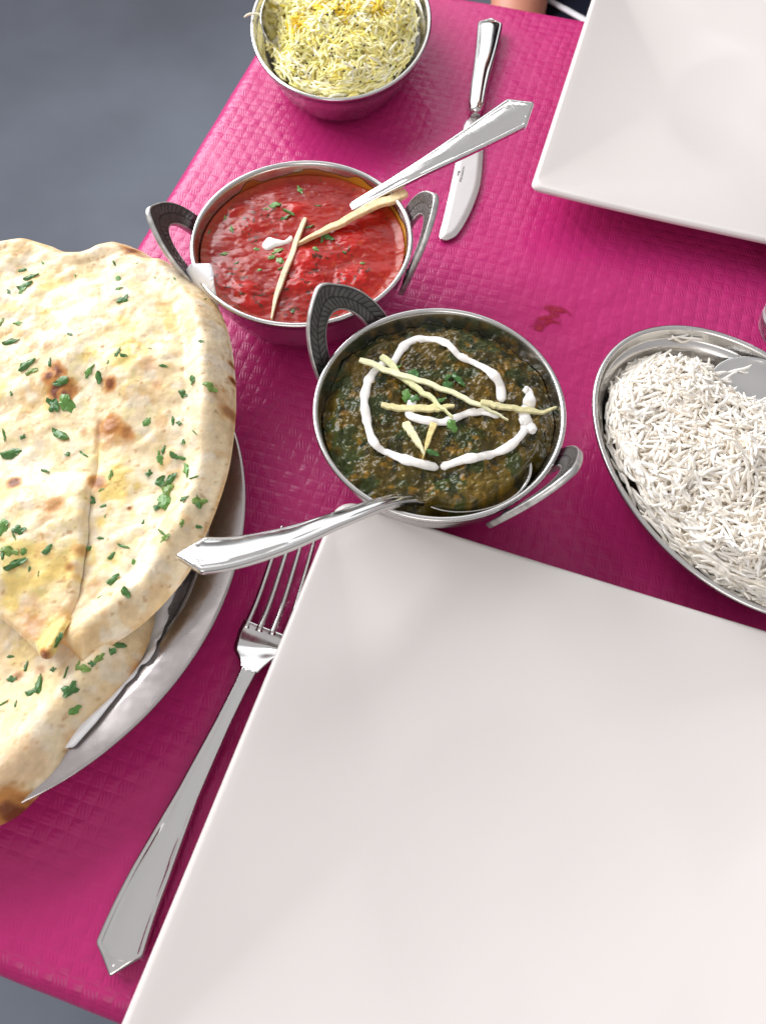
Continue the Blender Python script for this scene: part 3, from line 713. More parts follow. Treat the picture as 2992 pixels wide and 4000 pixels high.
# spoon in the red curry, its handle over the knife
SR = empty('serving_spoon', P(650, 520, 0.02), 'steel serving spoon in the red curry with its handle over the knife', 'spoon', 'serving spoons')
pe = P(1152, 224, 0.082); pm = P(1010, 308, 0.069); pq = P(900, 371, 0.0585); pr = P(795, 430, 0.0455); ps = P(740, 462, 0.036)
v, f = handle_loft([pe, pm, pq, pr, ps], lambda t, L: float(np.interp(t / L, (0, .09, .3, .55, .75, 1), (.0108, .0112, .0088, .0058, .0040, .0036))), lambda t, L: 0.0026, roll=math.radians(-6)); obj('handle', v, f, M['cutlery'], SR)
spoon_bowl(ps, (P(640, 520, 0.028) - ps), (0, 0, 1), 0.052, 0.036, 0.009, 'spoon_bowl', M['cutlery'], SR)
# spoon in the spinach curry, its handle over plate, fork and bread
SG = empty('serving_spoon', P(1000, 1050, 0.03), 'steel serving spoon in the spinach curry with its handle reaching over the fork', 'spoon', 'serving spoons')
pe = P(382, 1203, 0.074); pm = P(500, 1195, 0.0715); pm2 = P(620, 1165, 0.067); pq = P(745, 1118, 0.0615); pr = P(830, 1088, 0.0545); pr2 = P(880, 1078, 0.047); ps = P(914, 1080, 0.0412)
v, f = handle_loft([pe, pm, pm2, pq, pr, pr2, ps], lambda t, L: float(np.interp(t / L, (0, .09, .3, .55, .75, 1), (.0098, .0102, .0080, .0052, .0042, .0040))), lambda t, L: 0.0028, roll=math.radians(-22)); obj('handle', v, f, M['cutlery'], SG)
sb0 = P(*Z3(668, 1190), 0.0415); sb1 = P(*Z3(1262, 968), 0.0415)
spoon_bowl(sb0, sb1 - sb0, (0.02, -0.06, 1), float(np.linalg.norm(sb1 - sb0)), 0.036, 0.012, 'spoon_bowl', M['cutlery'], SG)

# fork
FK = empty('fork', P(480, 1560, 0), 'steel dinner fork tucked under the left edge of the near plate', 'fork')
pts = [P(240, 2108, 0.0045), P(300, 1950, 0.004), P(400, 1733, 0.0055), P(478, 1572, 0.0095), P(540, 1447, 0.0125)]
def fork_w(t, L): return float(np.interp(t / L, (0, .08, .3, .55, .8, .93, 1), (.0104, .0108, .0090, .0056, .0040, .0038, .0042)))
v, f = handle_loft(pts, fork_w, lambda t, L: 0.0026 + 0.0006 * t / L, gable=0.010); obj('handle', v, f, M['cutlery'], FK)
hn = P(538, 1452, 0.0125); hr = P(577, 1357, 0.0075)
def flat_loft(path, ws, th, n=30):
    p, s = arclen_resample(crom(path, 100), n); T, S, N = frames(p); rings = []
    for i in range(n):
        t = s[i] / s[-1]; w = float(np.interp(t, *ws)); h = (th if np.isscalar(th) else float(np.interp(t, *th))) / 2
        xs = np.linspace(-1, 1, 13); zt = h - 0.3 * h * np.abs(xs) ** 4 - 0.0022 * (1 - xs ** 2) * (w / .012) * 0.5
        zb = -h - 0.0022 * (1 - xs ** 2) * (w / .012) * 0.5
        rings.append(np.concatenate([p[i] + S[i] * (xs * w)[:, None] + N[i] * zt[:, None], (p[i] + S[i] * (xs * w)[:, None] + N[i] * zb[:, None])[::-1]]))
    v, f = loft(rings); return v, [q[::-1] for q in f]
v, f = flat_loft([hn, P(548, 1428, 0.0105), P(560, 1395, 0.007), hr], ((0, .18, .45, .75, 1), (.0042, .0062, .0112, .0124, .0122)), 0.0022); obj('fork_head', v, f, M['cutlery'], FK)
tipm = P(647, 1143, 0.0125); T_ = hr - P(548, 1428, 0.0105)
ax = (tipm - hr)[:2]; ax = ax / np.linalg.norm(ax); sd = np.array((ax[1], -ax[0], 0))
for i in range(4):
    off = (i - 1.5) / 1.5
    root = hr + sd * off * 0.0102; tip = tipm + sd * off * 0.0092; L = tip - root
    p = crom([root - L * 0.05 + np.array((0, 0, 0.0)), root + L * 0.25 + np.array((0, 0, -0.0035)), root + L * 0.6 + np.array((0, 0, -0.003)), tip], 26)
    v, f = tube(p, np.interp(np.linspace(0, 1, 26), (0, .1, .8, .97, 1), (.0020, .0017, .00135, .0009, .0004)), 10, 0.8); obj('tine', v, f, M['cutlery'], FK)

# knife
KN = empty('knife', P(1010, 300, 0), 'steel table knife lying under the red curry spoon handle', 'knife')
kp = [P(1060, 45, 0.0055), P(1050, 110, 0.0055), P(1036, 180, 0.0055), P(1026, 245, 0.0055)]
v, f = handle_loft(kp, lambda t, L: float(np.interp(t / L, (0, .1, .3, .6, .85, .93, 1), (.0092, .0095, .0084, .0066, .0058, .0056, .0040))), lambda t, L: 0.0052, gable=0.007, style='dome'); obj('handle', v, f, M['cutlery'], KN)
bo = [(1018, 238), (1033, 240), (1034, 250), (1046, 262), (1044, 330), (1038, 395), (1024, 440), (1005, 480), (988, 505), (974, 514), (962, 517), (949, 509), (958, 470), (972, 408), (988, 330), (1003, 268), (1014, 254)]
bw = smooth_poly(np.array([P(x, y, 0.003)[:2] for x, y in bo]), 140)
v, f, _ = slab(bw, 0.0005, lambda x, y, d: 0.0024 + 0.0010 * sstep(-.001, .0045, d), lambda x, y, d: 0.0016 - 0.0004 * sstep(0, .004, d))
BL = obj('blade', v, f, M['blade'], KN)
def flat_text(body, p0, p1, height, z, parent, name):
    cu = bpy.data.curves.new(name, 'FONT'); cu.body = body; cu.size = 1.0; cu.extrude = 0.0; cu.small_caps_scale = 0.74
    for i in range(1, len(body)): cu.body_format[i].use_small_caps = True
    to = bpy.data.objects.new(name, cu); COL.objects.link(to); bpy.context.view_layer.update()
    me0 = bpy.data.meshes.new_from_object(to); bpy.data.objects.remove(to)
    v = np.array([q.co[:] for q in me0.vertices]); fs = [list(q.vertices) for q in me0.polygons]
    v[:, 0] -= v[:, 0].min(); wd = v[:, 0].max(); d = p1 - p0; L = np.linalg.norm(d[:2]); e = d[:2] / L; n = np.array((-e[1], e[0]))
    hh = v[:, 1].max()
    w = p0[:2] + v[:, :1] / wd * L * e + v[:, 1:2] / hh * height * n
    n0 = len(w); vv = np.concatenate([np.c_[w, np.full(n0, z + 0.00006)], np.c_[w, np.full(n0, z - 0.0001)]])
    obj(name, vv, fs + [[i + n0 for i in q][::-1] for q in fs], M['engrave'], parent, smooth=False)
Zk = Zm(1650, 600, 1655 / 350)
flat_text('Pintinox', P(*Zk(722, 515), 0.0035), P(*Zk(780, 235), 0.0035), 0.0016, 0.0035, BL, 'engraved_lettering')
tri = np.array([P(*Zk(*p), 0.0035)[:2] for p in ((632, 415), (652, 320), (700, 318), (690, 345), (668, 352), (662, 385))])
v, f, _ = slab(tri, 0.00025, lambda x, y, d: np.full_like(x, 0.00356), lambda x, y, d: np.full_like(x, 0.0034)); obj('engraved_mark', v, f, M['engrave'], BL, smooth=False)

# ------------------------------------------------------------------ rice
def grain_mesh(k, L, W, color, seg=6, nr=7):
    t = np.linspace(-1, 1, nr); bend = rng.normal(0, .16) * L; tw = rng.uniform(-.2, .2) * L
    path = np.c_[t * L / 2, bend * (t ** 2) * .6 + 0.03 * L * np.sin(t * 3 + k), tw * t ** 3 * .3]
    r = W / 2 * np.array([.55, .92, 1, 1, .98, .9, .5]) * rng.uniform(.9, 1.1)
    v, f = tube(path, r, seg, 0.85); return v, f
GV = {}
def grain_set(key, n, L, W, colf):
    GV[key] = []
    for k in range(n):
        v, f = grain_mesh(k, rng.uniform(*L), W * rng.uniform(.82, 1.10), None)
        me = make_mesh('rice_grain', v, f, M['rice'], np.tile(colf(k), (len(v), 1)))
        GV[key].append((v, f, np.asarray(colf(k)), me))
def scatter_rice(root, key, spots, normals, n_ind, choose, stuffname='rice_grains'):
    """spots: points on the heap; the n_ind highest-lying get objects of their own"""
    n = len(spots); order = np.argsort(-np.array([s[3] for s in spots])); ind = set(order[:n_ind].tolist())
    V = []; F = []; C = []; base = 0
    for i, (x, y, z, top, tang) in enumerate(spots):
        k = choose(x, y); v, f, c, me = GV[key][k]
        q = Vector((0, 0, 1)).rotation_difference(Vector(normals[i]))
        R = (q.to_matrix() @ Matrix.Rotation(random.uniform(0, 6.28), 3, 'Z') @ Matrix.Rotation(random.gauss(0, 0.40), 3, 'Y')) if tang is None else Matrix.Rotation(tang + random.gauss(0, .16), 3, 'Z') @ Matrix.Rotation(random.gauss(0, .1), 3, 'Y') @ Matrix.Rotation(random.uniform(0, 6.28), 3, 'X')
        if i in ind:
            Mx = Matrix.Translation((x, y, z)) @ R.to_4x4(); inst('rice_grain', me, Mx, root)
        else:
            V.append(v @ np.array(R).T + np.array((x, y, z))); F += [[a + base for a in q_] for q_ in f]; base += len(v)
            C.append(np.tile(c * random.uniform(.92, 1.06), (len(v), 1)))
    o = obj(stuffname, np.concatenate(V), F, M['rice'], root, col=np.concatenate(C)); o["kind"] = "stuff"
def heap_normals(zf, spots):
    out = []; e = 0.003
    for s in spots:
        zx = (zf(s[0] + e, s[1]) - zf(s[0] - e, s[1])) / (2 * e); zy = (zf(s[0], s[1] + e) - zf(s[0], s[1] - e)) / (2 * e)
        n = Vector((-float(zx), -float(zy), 1)).normalized(); out.append(n)
    return out

# two oval steel dishes of rice
OA, OB = 0.0900, 0.0649
OPROF = [(-0.048, 0.0030), (-0.030, 0.0034), (-0.020, 0.0060), (-0.0125, 0.0135), (-0.0085, 0.0225), (-0.0072, 0.0262), (-0.0046, 0.0272), (-0.0036, 0.0285), (-0.0030, 0.0335), (-0.0022, 0.0349), (-0.0010, 0.0352), (0.0, 0.0346), (0.0002, 0.0336), (-0.0008, 0.0326), (-0.0022, 0.0318), (-0.0030, 0.0270), (-0.0078, 0.0205), (-0.0120, 0.0115), (-0.0195, 0.0040), (-0.028, 0.0006), (-0.034, 0.0), (-0.038, 0.0008), (-0.048, 0.0014)]
def oval_dish(cen, ang, label):
    d = empty('oval_dish', (*cen, 0), label, 'dish', 'oval steel dishes')
    v, f = loft(circle_rings(cen, OPROF, 160, (OA, OB), ang)); obj('dish', v, [q[::-1] for q in f], M['bowl_steel'], d)
    return d
def oval_rice(cen, ang, zf, key, root, n, choose, packed, far, zmin=0.019, extra=()):
    ux = np.array((math.cos(ang), math.sin(ang))); uy = np.array((-ux[1], ux[0])); RX = []
    aa_ = np.arange(96) / 96 * 2 * math.pi
    for r in np.linspace(0.01, 1, 40):
        xy = cen + (np.cos(aa_) * r * (OA - .0135))[:, None] * ux + (np.sin(aa_) * r * (OB - .0135))[:, None] * uy
        zz_ = zf(xy[:, 0], xy[:, 1]) - 0.0042; RX.append(np.c_[xy, np.maximum(zz_, 0.0065 + .010 * r ** 6)])
    RX.append(np.c_[cen + (np.cos(aa_) * .058)[:, None] * ux + (np.sin(aa_) * .034)[:, None] * uy, np.full(96, .0042)])
    v, f = loft(RX); o = obj('packed_rice', v, f, M['rice'], root, col=np.tile(packed, (len(v), 1))); o["kind"] = "stuff"
    spots = []
    while len(spots) < n:
        a = random.uniform(-1, 1); b = random.uniform(-1, 1); q = math.hypot(a, b)
        if q > 1: continue
        xy = cen + a * (OA - .0098) * ux + b * (OB - .0098) * uy; zz = float(zf(xy[0], xy[1]))
        if zz < zmin: continue
        lay = random.random() ** 1.5
        tang = math.atan2(b * OA, a * OB) + ang + math.pi / 2 if q > 0.86 else None
        spots.append((xy[0], xy[1], zz - 0.0042 * lay + (0.001 if lay < .1 and q < .85 else 0), -lay - (2 if far(xy) else 0), tang))
    spots += [(*e, 3, random.uniform(-.35, .35)) for e in extra]
    scatter_rice(root, key, spots, heap_normals(zf, spots), 300, choose)

OC = np.array((0.1804, 0.1823)); OANG = math.atan2(-0.895, 0.446)
oval_dish(OC, OANG, 'oval steel serving dish holding the plain white rice')
gap_c = P(1640, 782, 0.03)[:2]
ux = np.array((math.cos(OANG), math.sin(OANG))); uy = np.array((-ux[1], ux[0]))
def rice_z(x, y):
    d0 = x - OC[0]; d1 = y - OC[1]; a = (d0 * ux[0] + d1 * ux[1]); b = (d0 * uy[0] + d1 * uy[1])
    r = np.sqrt((a / (OA - .0085)) ** 2 + (b / (OB - .0085)) ** 2)
    z = 0.0275 + 0.019 * (1 - np.clip(r, 0, 1.2) ** 2.2) - 0.005 * sstep(0.85, 1.05, r)
    z = z + 0.006 * fbm(x, y, 45, 3, 90)
    g = np.exp(-((x - gap_c[0]) ** 2 + (y - gap_c[1]) ** 2) / (2 * 0.0165 ** 2)); z = z - 0.030 * g
    g2 = np.exp(-(((x - (OC[0] - .006)) / .03) ** 2 + ((y - (OC[1] + .080)) / .012) ** 2)); z = z - 0.007 * g2
    return z
grain_set('white', 24, (0.0100, 0.0175), 0.00182, lambda k: np.array((0.95, 0.915, 0.86)) * (0.93 + 0.07 * (k % 5) / 4) * np.array((1, 1 - 0.02 * (k % 3), 1 - .05 * (k % 3))))
WR = empty('white_rice', (*OC, 0.004), 'heap of plain white basmati rice in the oval dish', 'rice')
oval_rice(OC, OANG, rice_z, 'white', WR, 3400, lambda x, y: random.randrange(24), (0.90, 0.82, 0.70), lambda q: q[0] > .225,
          extra=[tuple(P(x, y, z)) for x, y, z in ((1468, 727, .0305), (1492, 731, .0305), (1478, 738, .0295), (1598, 800, .0275), (1628, 806, .0265), (1575, 812, .0285))])
# serving spoon in the white rice
SW = empty('serving_spoon', P(1640, 800, 0.02), 'steel serving spoon half buried in the white rice at the frame edge', 'spoon', 'serving spoons')
b0 = P(1745, 872, 0.036); bdir = P(1546, 806, 0.0285) - b0
spoon_bowl(b0, bdir, (-0.02, -0.10, 1), 0.050, 0.036, 0.008, 'spoon_bowl', M['cutlery'], SW)
v, f = handle_loft([P(2010, 905, 0.075), P(1880, 880, 0.062), P(1790, 872, 0.044), b0], lambda t, L: float(np.interp(t / L, (0, .09, .3, .6, 1), (.0098, .0102, .008, .0045, .004))), lambda t, L: 0.0026); obj('handle', v, f, M['cutlery'], SW)

# the second dish, far end of the table
YC = np.array((-0.0260, 0.5500)); YANG = math.radians(88.4)
oval_dish(YC, YANG, 'oval steel serving dish holding the yellow rice at the far corner')
def yrice_z(x, y):
    r = np.sqrt(((x - YC[0]) / (OB - .0085)) ** 2 + ((y - YC[1]) / (OA - .0085)) ** 2)
    z = 0.0285 + 0.021 * (1 - np.clip(r, 0, 1.3) ** 2) + 0.007 * fbm(x, y, 50, 3, 70)
    g = np.exp(-(((x - (YC[0] - 0.0530)) / 0.011) ** 2 + ((y - (YC[1] - 0.030)) / 0.030) ** 2)); return z - 0.020 * g
ycols = [(0.90, 0.83, 0.36), (0.91, 0.86, 0.50), (0.93, 0.90, 0.70), (0.89, 0.81, 0.32), (0.84, 0.83, 0.38), (0.92, 0.87, 0.55), (0.94, 0.92, 0.78), (0.90, 0.84, 0.44), (0.91, 0.72, 0.10), (0.90, 0.64, 0.05), (0.91, 0.79, 0.18), (0.92, 0.70, 0.08)]
grain_set('yellow', 12, (0.0085, 0.0140), 0.0020, lambda k: np.array(ycols[k]) * np.array((1, .98, .88)))
YRICE = empty('yellow_rice', (*YC, 0.004), 'yellow rice speckled with black mustard seeds in the far oval dish', 'rice')
ORNG = [P(690, 8, .05)[:2], P(745, 18, .05)[:2], P(815, 5, .05)[:2], P(640, 30, .05)[:2]]
def ychoose(x, y):
    d = min(math.hypot(x - q[0], y - q[1]) for q in ORNG)
    return random.choice((8, 9, 10, 11)) if d < 0.007 * random.uniform(.4, 1.3) else (random.choice((3, 7, 10)) if random.random() < .1 else random.randrange(8))
oval_rice(YC, YANG, yrice_z, 'yellow', YRICE, 3200, ychoose, (0.92, 0.84, 0.46), lambda q: q[1] > .545, 0.020, [tuple(P(547, 30, .0375))])
sv = np.array([(math.cos(a) * math.cos(b), math.sin(a) * math.cos(b), math.sin(b)) for b in np.linspace(-1.5, 1.5, 6) for a in np.arange(8) / 8 * 2 * math.pi]) * 0.00072
sme = make_mesh('mustard_seed', sv, grid_faces(6, 8, True).tolist() + [list(range(8))[::-1], list(range(40, 48))], M['seed'])
Z1 = Zm(900, 0, 1655 / 900)
seeds = [(745, 75), (740, 100), (650, 125), (655, 160), (770, 180), (795, 240), (805, 258), (802, 292), (740, 270), (730, 345), (725, 362), (733, 382), (910, 168), (990, 140), (1010, 182), (895, 100), (815, 62), (595, 408), (550, 458), (475, 512), (560, 536), (835, 445), (895, 552), (815, 498), (632, 318), (905, 345), (1105, 348), (355, 385), (345, 462), (320, 200), (400, 200), (490, 310), (480, 85), (1180, 92), (1240, 290), (1310, 310), (1290, 420), (1330, 440), (690, 105), (780, 30), (1280, 35), (1020, 610), (935, 645), (480, 582), (505, 565), (1190, 500), (700, 110), (960, 320), (1150, 550), (675, 500)]
for (sx_, sy_) in seeds:
    dx, dy = Z1(sx_, sy_); z = .04
    for _ in range(4): q = P(dx, dy, z); z = float(yrice_z(q[0], q[1])) + 0.0024
    inst('mustard_seed', sme, Matrix.Translation((q[0], q[1], z)) @ Matrix.Diagonal((random.uniform(.9, 1.3), 1, random.uniform(.8, 1.1), 1)), YRICE)
SY = empty('serving_spoon', P(585, 60, 0.04), 'steel spoon tucked down the left wall of the yellow rice dish', 'spoon', 'serving spoons')
b0 = P(604, -8, 0.043); bd = P(586, 112, 0.0315) - b0
spoon_bowl(b0, bd, (0.9, 0.1, 0.75), 0.040, 0.026, 0.006, 'spoon_bowl', M['cutlery'], SY)
v, f = handle_loft([b0 + np.array((0.03, 0.14, 0.045)), b0 + np.array((0.02, 0.085, 0.03)), b0 + np.array((0.008, 0.03, 0.012)), b0], lambda t, L: float(np.interp(t / L, (0, .09, .3, .6, 1), (.0098, .0102, .008, .0045, .004))), lambda t, L: 0.0026); obj('handle', v, f, M['cutlery'], SY)

# ------------------------------------------------------------------ tray, napkin, naan
TC = np.array((-0.2139, 0.1559)); TR = 0.1456
TP = [(0.0005, 0.0030), (0.104, 0.0030), (0.110, 0.0042), (0.1150, 0.0085), (0.1250, 0.0240), (0.1270, 0.0268), (0.1290, 0.0280), (0.1330, 0.0285), (0.1440, 0.0300), (0.1453, 0.0300), (0.1456, 0.0294), (0.1450, 0.0288), (0.1330, 0.0271), (0.1288, 0.0264), (0.1262, 0.0235), (0.1165, 0.0080), (0.111, 0.0022), (0.105, 0.0006), (0.0005, 0.0006)]
rings = circle_rings(TC, TP, 200)
for r in rings: r[:, 2] += 0.0005 * fbm(r[:, 0], r[:, 1], 60, 2, 12) * sstep(0.01, 0.03, r[:, 2])
v, f = loft(rings); tag(obj('serving_tray', v, [q[::-1] for q in f], M['tray'], org=(*TC, 0)), 'round dull metal tray with a wide flat rim under the naan', 'tray')

def dpoly(pts, z, n): return smooth_poly(np.array([P(x, y, z)[:2] for x, y in pts]), n)
# second naan, below
polyB = dpoly([(318, 1300), (313, 1360), (292, 1412), (248, 1478), (194, 1538), (150, 1594), (110, 1665), (60, 1718), (0, 1770), (-90, 1790), (-160, 1700), (-190, 1500), (-180, 1300), (-60, 1210), (100, 1200), (250, 1230)], 0.036, 220)
polyA = dpoly([(-210, 600), (-120, 560), (-30, 540), (20, 530), (70, 524), (115, 532), (150, 546), (178, 546), (205, 530), (255, 517), (300, 530), (345, 556), (395, 577), (427, 600), (450, 624), (470, 655), (487, 695), (499, 745), (506, 810), (507, 875), (501, 945), (490, 1010), (470, 1075), (440, 1150), (405, 1225), (350, 1292), (290, 1345), (215, 1392), (166, 1426), (150, 1405), (128, 1385), (95, 1365), (45, 1320), (0, 1275), (-90, 1215), (-190, 1140), (-240, 950), (-240, 750)], 0.048, 260)
slit = np.array([P(x, y, 0.048)[:2] for x, y in ((218, 900), (212, 940), (205, 985), (190, 1065), (175, 1180), (150, 1290), (120, 1405), (112, 1440))])
def slit_side(x, y):                      # >0 left of the slit
    q = np.stack([x, y], -1).reshape(-1, 2); best = np.full(len(q), 1e9); sg = np.zeros(len(q)); al = np.zeros(len(q)); tot = len(slit) - 1
    for i in range(tot):
        a, b = slit[i], slit[i + 1]; e = b - a; w = q - a; t = np.clip((w @ e) / (e @ e), 0, 1)
        d = np.hypot(*(w - t[:, None] * e).T); s = -np.sign(e[0] * w[:, 1] - e[1] * w[:, 0]); m = d < best - 1e-9
        best[m] = d[m]; sg[m] = s[m]; al[m] = (i + t[m]) / tot
    return (best * sg).reshape(np.shape(x)), al.reshape(np.shape(x))
cA, cB = P(0, 600, .055)[:2], P(345, 815, .05)[:2]; cE = (cB - cA) / np.linalg.norm(cB - cA); cN = np.array((cE[1], -cE[0]))
if cN @ (P(300, 600, .05)[:2] - cA) < 0: cN = -cN       # points towards the far edge
RIGHT = np.array([P(x, y, .048)[:2] for x, y in ((400, 575), (465, 638), (499, 745), (507, 875), (490, 1010), (440, 1150), (350, 1292), (215, 1392), (168, 1424))])
def polyline_d(x, y, pl):
    q = np.stack([x, y], -1).reshape(-1, 2); best = np.full(len(q), 1e9)
    for i in range(len(pl) - 1):
        a, b = pl[i], pl[i + 1]; e = b - a; w = q - a; t = np.clip((w @ e) / (e @ e), 0, 1); best = np.minimum(best, np.hypot(*(w - t[:, None] * e).T))
    return best.reshape(np.shape(x))
TIP = P(70, 1430, 0.04)[:2]
def naan_a_body(x, y, d, flap=False):
    calm = sstep(0.010, 0.024, polyline_d(x, y, RIGHT)); low = 0.0028 * fbm(x, y, 22, 3, 101) * 2 + (0.25 + 0.75 * calm) * 0.0019 * fbm(x, y, 70, 3, 102) + 0.0012 * np.abs(fbm(x * .5 + y * .6, x * -.6 + y, 90, 2, 104))
    n = (x - cA[0]) * cN[0] + (y - cA[1]) * cN[1]
    crest = 0.013 * np.exp(-(np.maximum(n, 0) / 0.055) ** 2) * np.where(n > 0, 1, np.exp(-(n / 0.030) ** 2))
    crest = crest * (1 - sstep(0.0, 0.10, (x - cB[0]) * cE[0] + (y - cB[1]) * cE[1]))
    fall = 0.012 * sstep(0.03, 0.12, n)       # the far part sinks towards its edge
    dr = polyline_d(x, y, RIGHT)
    roll = 0.0070 * np.exp(-((dr - 0.0115) / 0.0080) ** 2) - 0.0012 * np.exp(-((dr - 0.024) / 0.004) ** 2)
    ridge = 0.003 * np.exp(-((d - 0.009) / 0.007) ** 2)
    s, al = slit_side(x, y)
    cut = (0.0 if flap else 1.0) * (-0.0016 * sstep(0.0, .05, al) * (1 - sstep(.25, .45, al)) * np.exp(-(s / 0.0012) ** 2) - 0.0012 * sstep(.2, .6, al) * np.exp(-((s - .002) / 0.004) ** 2))
    return 0.0455 + low + crest - fall + np.maximum(roll, ridge) + cut - 0.0065 * np.exp(-((x - TIP[0]) ** 2 + (y - TIP[1]) ** 2) / 0.055 ** 2)
def prof_edge(d, r): e = np.clip(d / r, 0, 1); return np.sqrt(np.maximum(0, 1 - (1 - e) ** 2))
def bottomA(x, y, d): return 0.0405 - 0.010 * sstep(0.06, 0.13, (x - cA[0]) * cN[0] + (y - cA[1]) * cN[1]) + 0.0030 * (1 - prof_edge(d, 0.008)) - 0.0055 * np.exp(-((x - TIP[0]) ** 2 + (y - TIP[1]) ** 2) / 0.055 ** 2)
def naan_a_top(x, y, d):
    b = bottomA(x, y, np.zeros_like(d)); return b + (naan_a_body(x, y, d) - b) * prof_edge(d, 0.0140)
polyF = dpoly([(216, 935), (210, 985), (194, 1065), (179, 1180), (155, 1290), (124, 1402), (95, 1422), (55, 1387), (0, 1337), (-90, 1270), (-190, 1180), (-232, 1000), (-215, 900), (-120, 880), (20, 885), (130, 890), (195, 900)], 0.048, 200)
FL0, FL1 = P(195, 930, .048)[:2], P(140, 1250, .046)[:2]
def flap_off(x, y): t = ((x - FL0[0]) * (FL1 - FL0)[0] + (y - FL0[1]) * (FL1 - FL0)[1]) / ((FL1 - FL0) @ (FL1 - FL0)); return -0.0016 + 0.0058 * sstep(-0.05, 0.55, t)
def flap_body(x, y): return naan_a_body(x, y, np.full_like(np.asarray(x, float), 0.05), True) + flap_off(x, y) + 0.0010 * fbm(x, y, 60, 2, 140)
def flap_top(x, y, d): b = flap_bot(x, y, d); return b + (flap_body(x, y) - b) * prof_edge(d, 0.0040)
def flap_bot(x, y, d): return flap_body(x, y) - 0.0042
def zAm(x, y): d, _ = poly_sdf(np.stack([np.ravel(x), np.ravel(y)], 1), polyA); return naan_a_top(x, y, np.maximum(d, 0).reshape(np.shape(x)))
def zA(x, y):
    q = np.stack([np.ravel(x), np.ravel(y)], 1); d, _ = poly_sdf(q, polyF); d = d.reshape(np.shape(x)); m = zAm(x, y)
    return np.where(d > 0, np.maximum(m, flap_top(np.asarray(x), np.asarray(y), np.maximum(d, 0))), m)
RB = np.array([P(x, y, .036)[:2] for x, y in ((338, 1300), (308, 1420), (205, 1548), (110, 1665), (0, 1770), (-90, 1790))])
def naan_b_top(x, y, d):
    dr = polyline_d(x, y, RB)
    z = 0.0325 + 0.0085 * np.exp(-((dr - 0.016) / 0.012) ** 2) + 0.002 * fbm(x, y, 30, 3, 111) - 0.004 * sstep(0.03, 0.05, dr)
    b = 0.0262; return b + (z - b) * prof_edge(d, 0.016)
def zB(x, y): d, _ = poly_sdf(np.stack([np.ravel(x), np.ravel(y)], 1), polyB); return naan_b_top(x, y, np.maximum(d, 0).reshape(np.shape(x)))
def spots_w(lst, Zf, z): return [(*P(*Zf(px, py), z)[:2], r / (1.655 if Zf is Z4 else 1.58) / 7300, k) for px, py, r, k in lst]
BR = spots_w([(375, 975, 75, .85), (330, 985, 45, .9), (400, 1065, 85, .95), (430, 1085, 45, .9), (480, 1050, 50, .5), (730, 1065, 55, .8), (715, 1290, 75, .75), (690, 1320, 95, .45), (820, 1335, 45, .7), (800, 1370, 60, .4), (860, 180, 60, .8), (930, 200, 40, .5), (615, 1635, 55, .7), (70, 1635, 50, .8), (330, 815, 32, .5), (240, 812, 40, .3), (990, 960, 60, .4), (1040, 1075, 32, .5), (1050, 1285, 40, .35), (520, 1305, 30, .5), (360, 1810, 55, .45), (1480, 1205, 45, .6), (1420, 1130, 60, .3), (1505, 985, 28, .8), (1495, 880, 22, .7), (1440, 577, 14, .9), (1318, 590, 10, .8), (700, 850, 14, .7), (760, 100, 120, .35), (420, 235, 55, .4), (150, 1240, 50, .3), (20, 385, 40, .5), (845, 700, 45, .3), (160, 130, 90, .3), (680, 100, 60, .45)], Z4, .05)
BR += spots_w([(180, 850, 75, .5), (265, 1045, 45, .75), (345, 105, 55, .4), (270, 195, 45, .35), (550, 605, 45, .4), (412, 478, 28, .6), (480, 372, 40, .5), (400, 720, 60, .25), (780, 103, 14, .8), (1330, 200, 30, .3), (1280, 330, 40, .3), (960, 785, 30, .5), (150, 720, 60, .3)], Z5, .05)
BRB = spots_w([(855, 1095, 42, .95), (820, 1115, 30, .7), (900, 1060, 40, .5), (70, 1980, 90, .9), (30, 2020, 80, .8), (440, 1560, 60, .35), (120, 1690, 120, .3), (620, 1430, 60, .3), (520, 1550, 50, .5), (720, 1300, 40, .4), (230, 1120, 30, .5), (75, 1150, 30, .6)], Z5, .036)
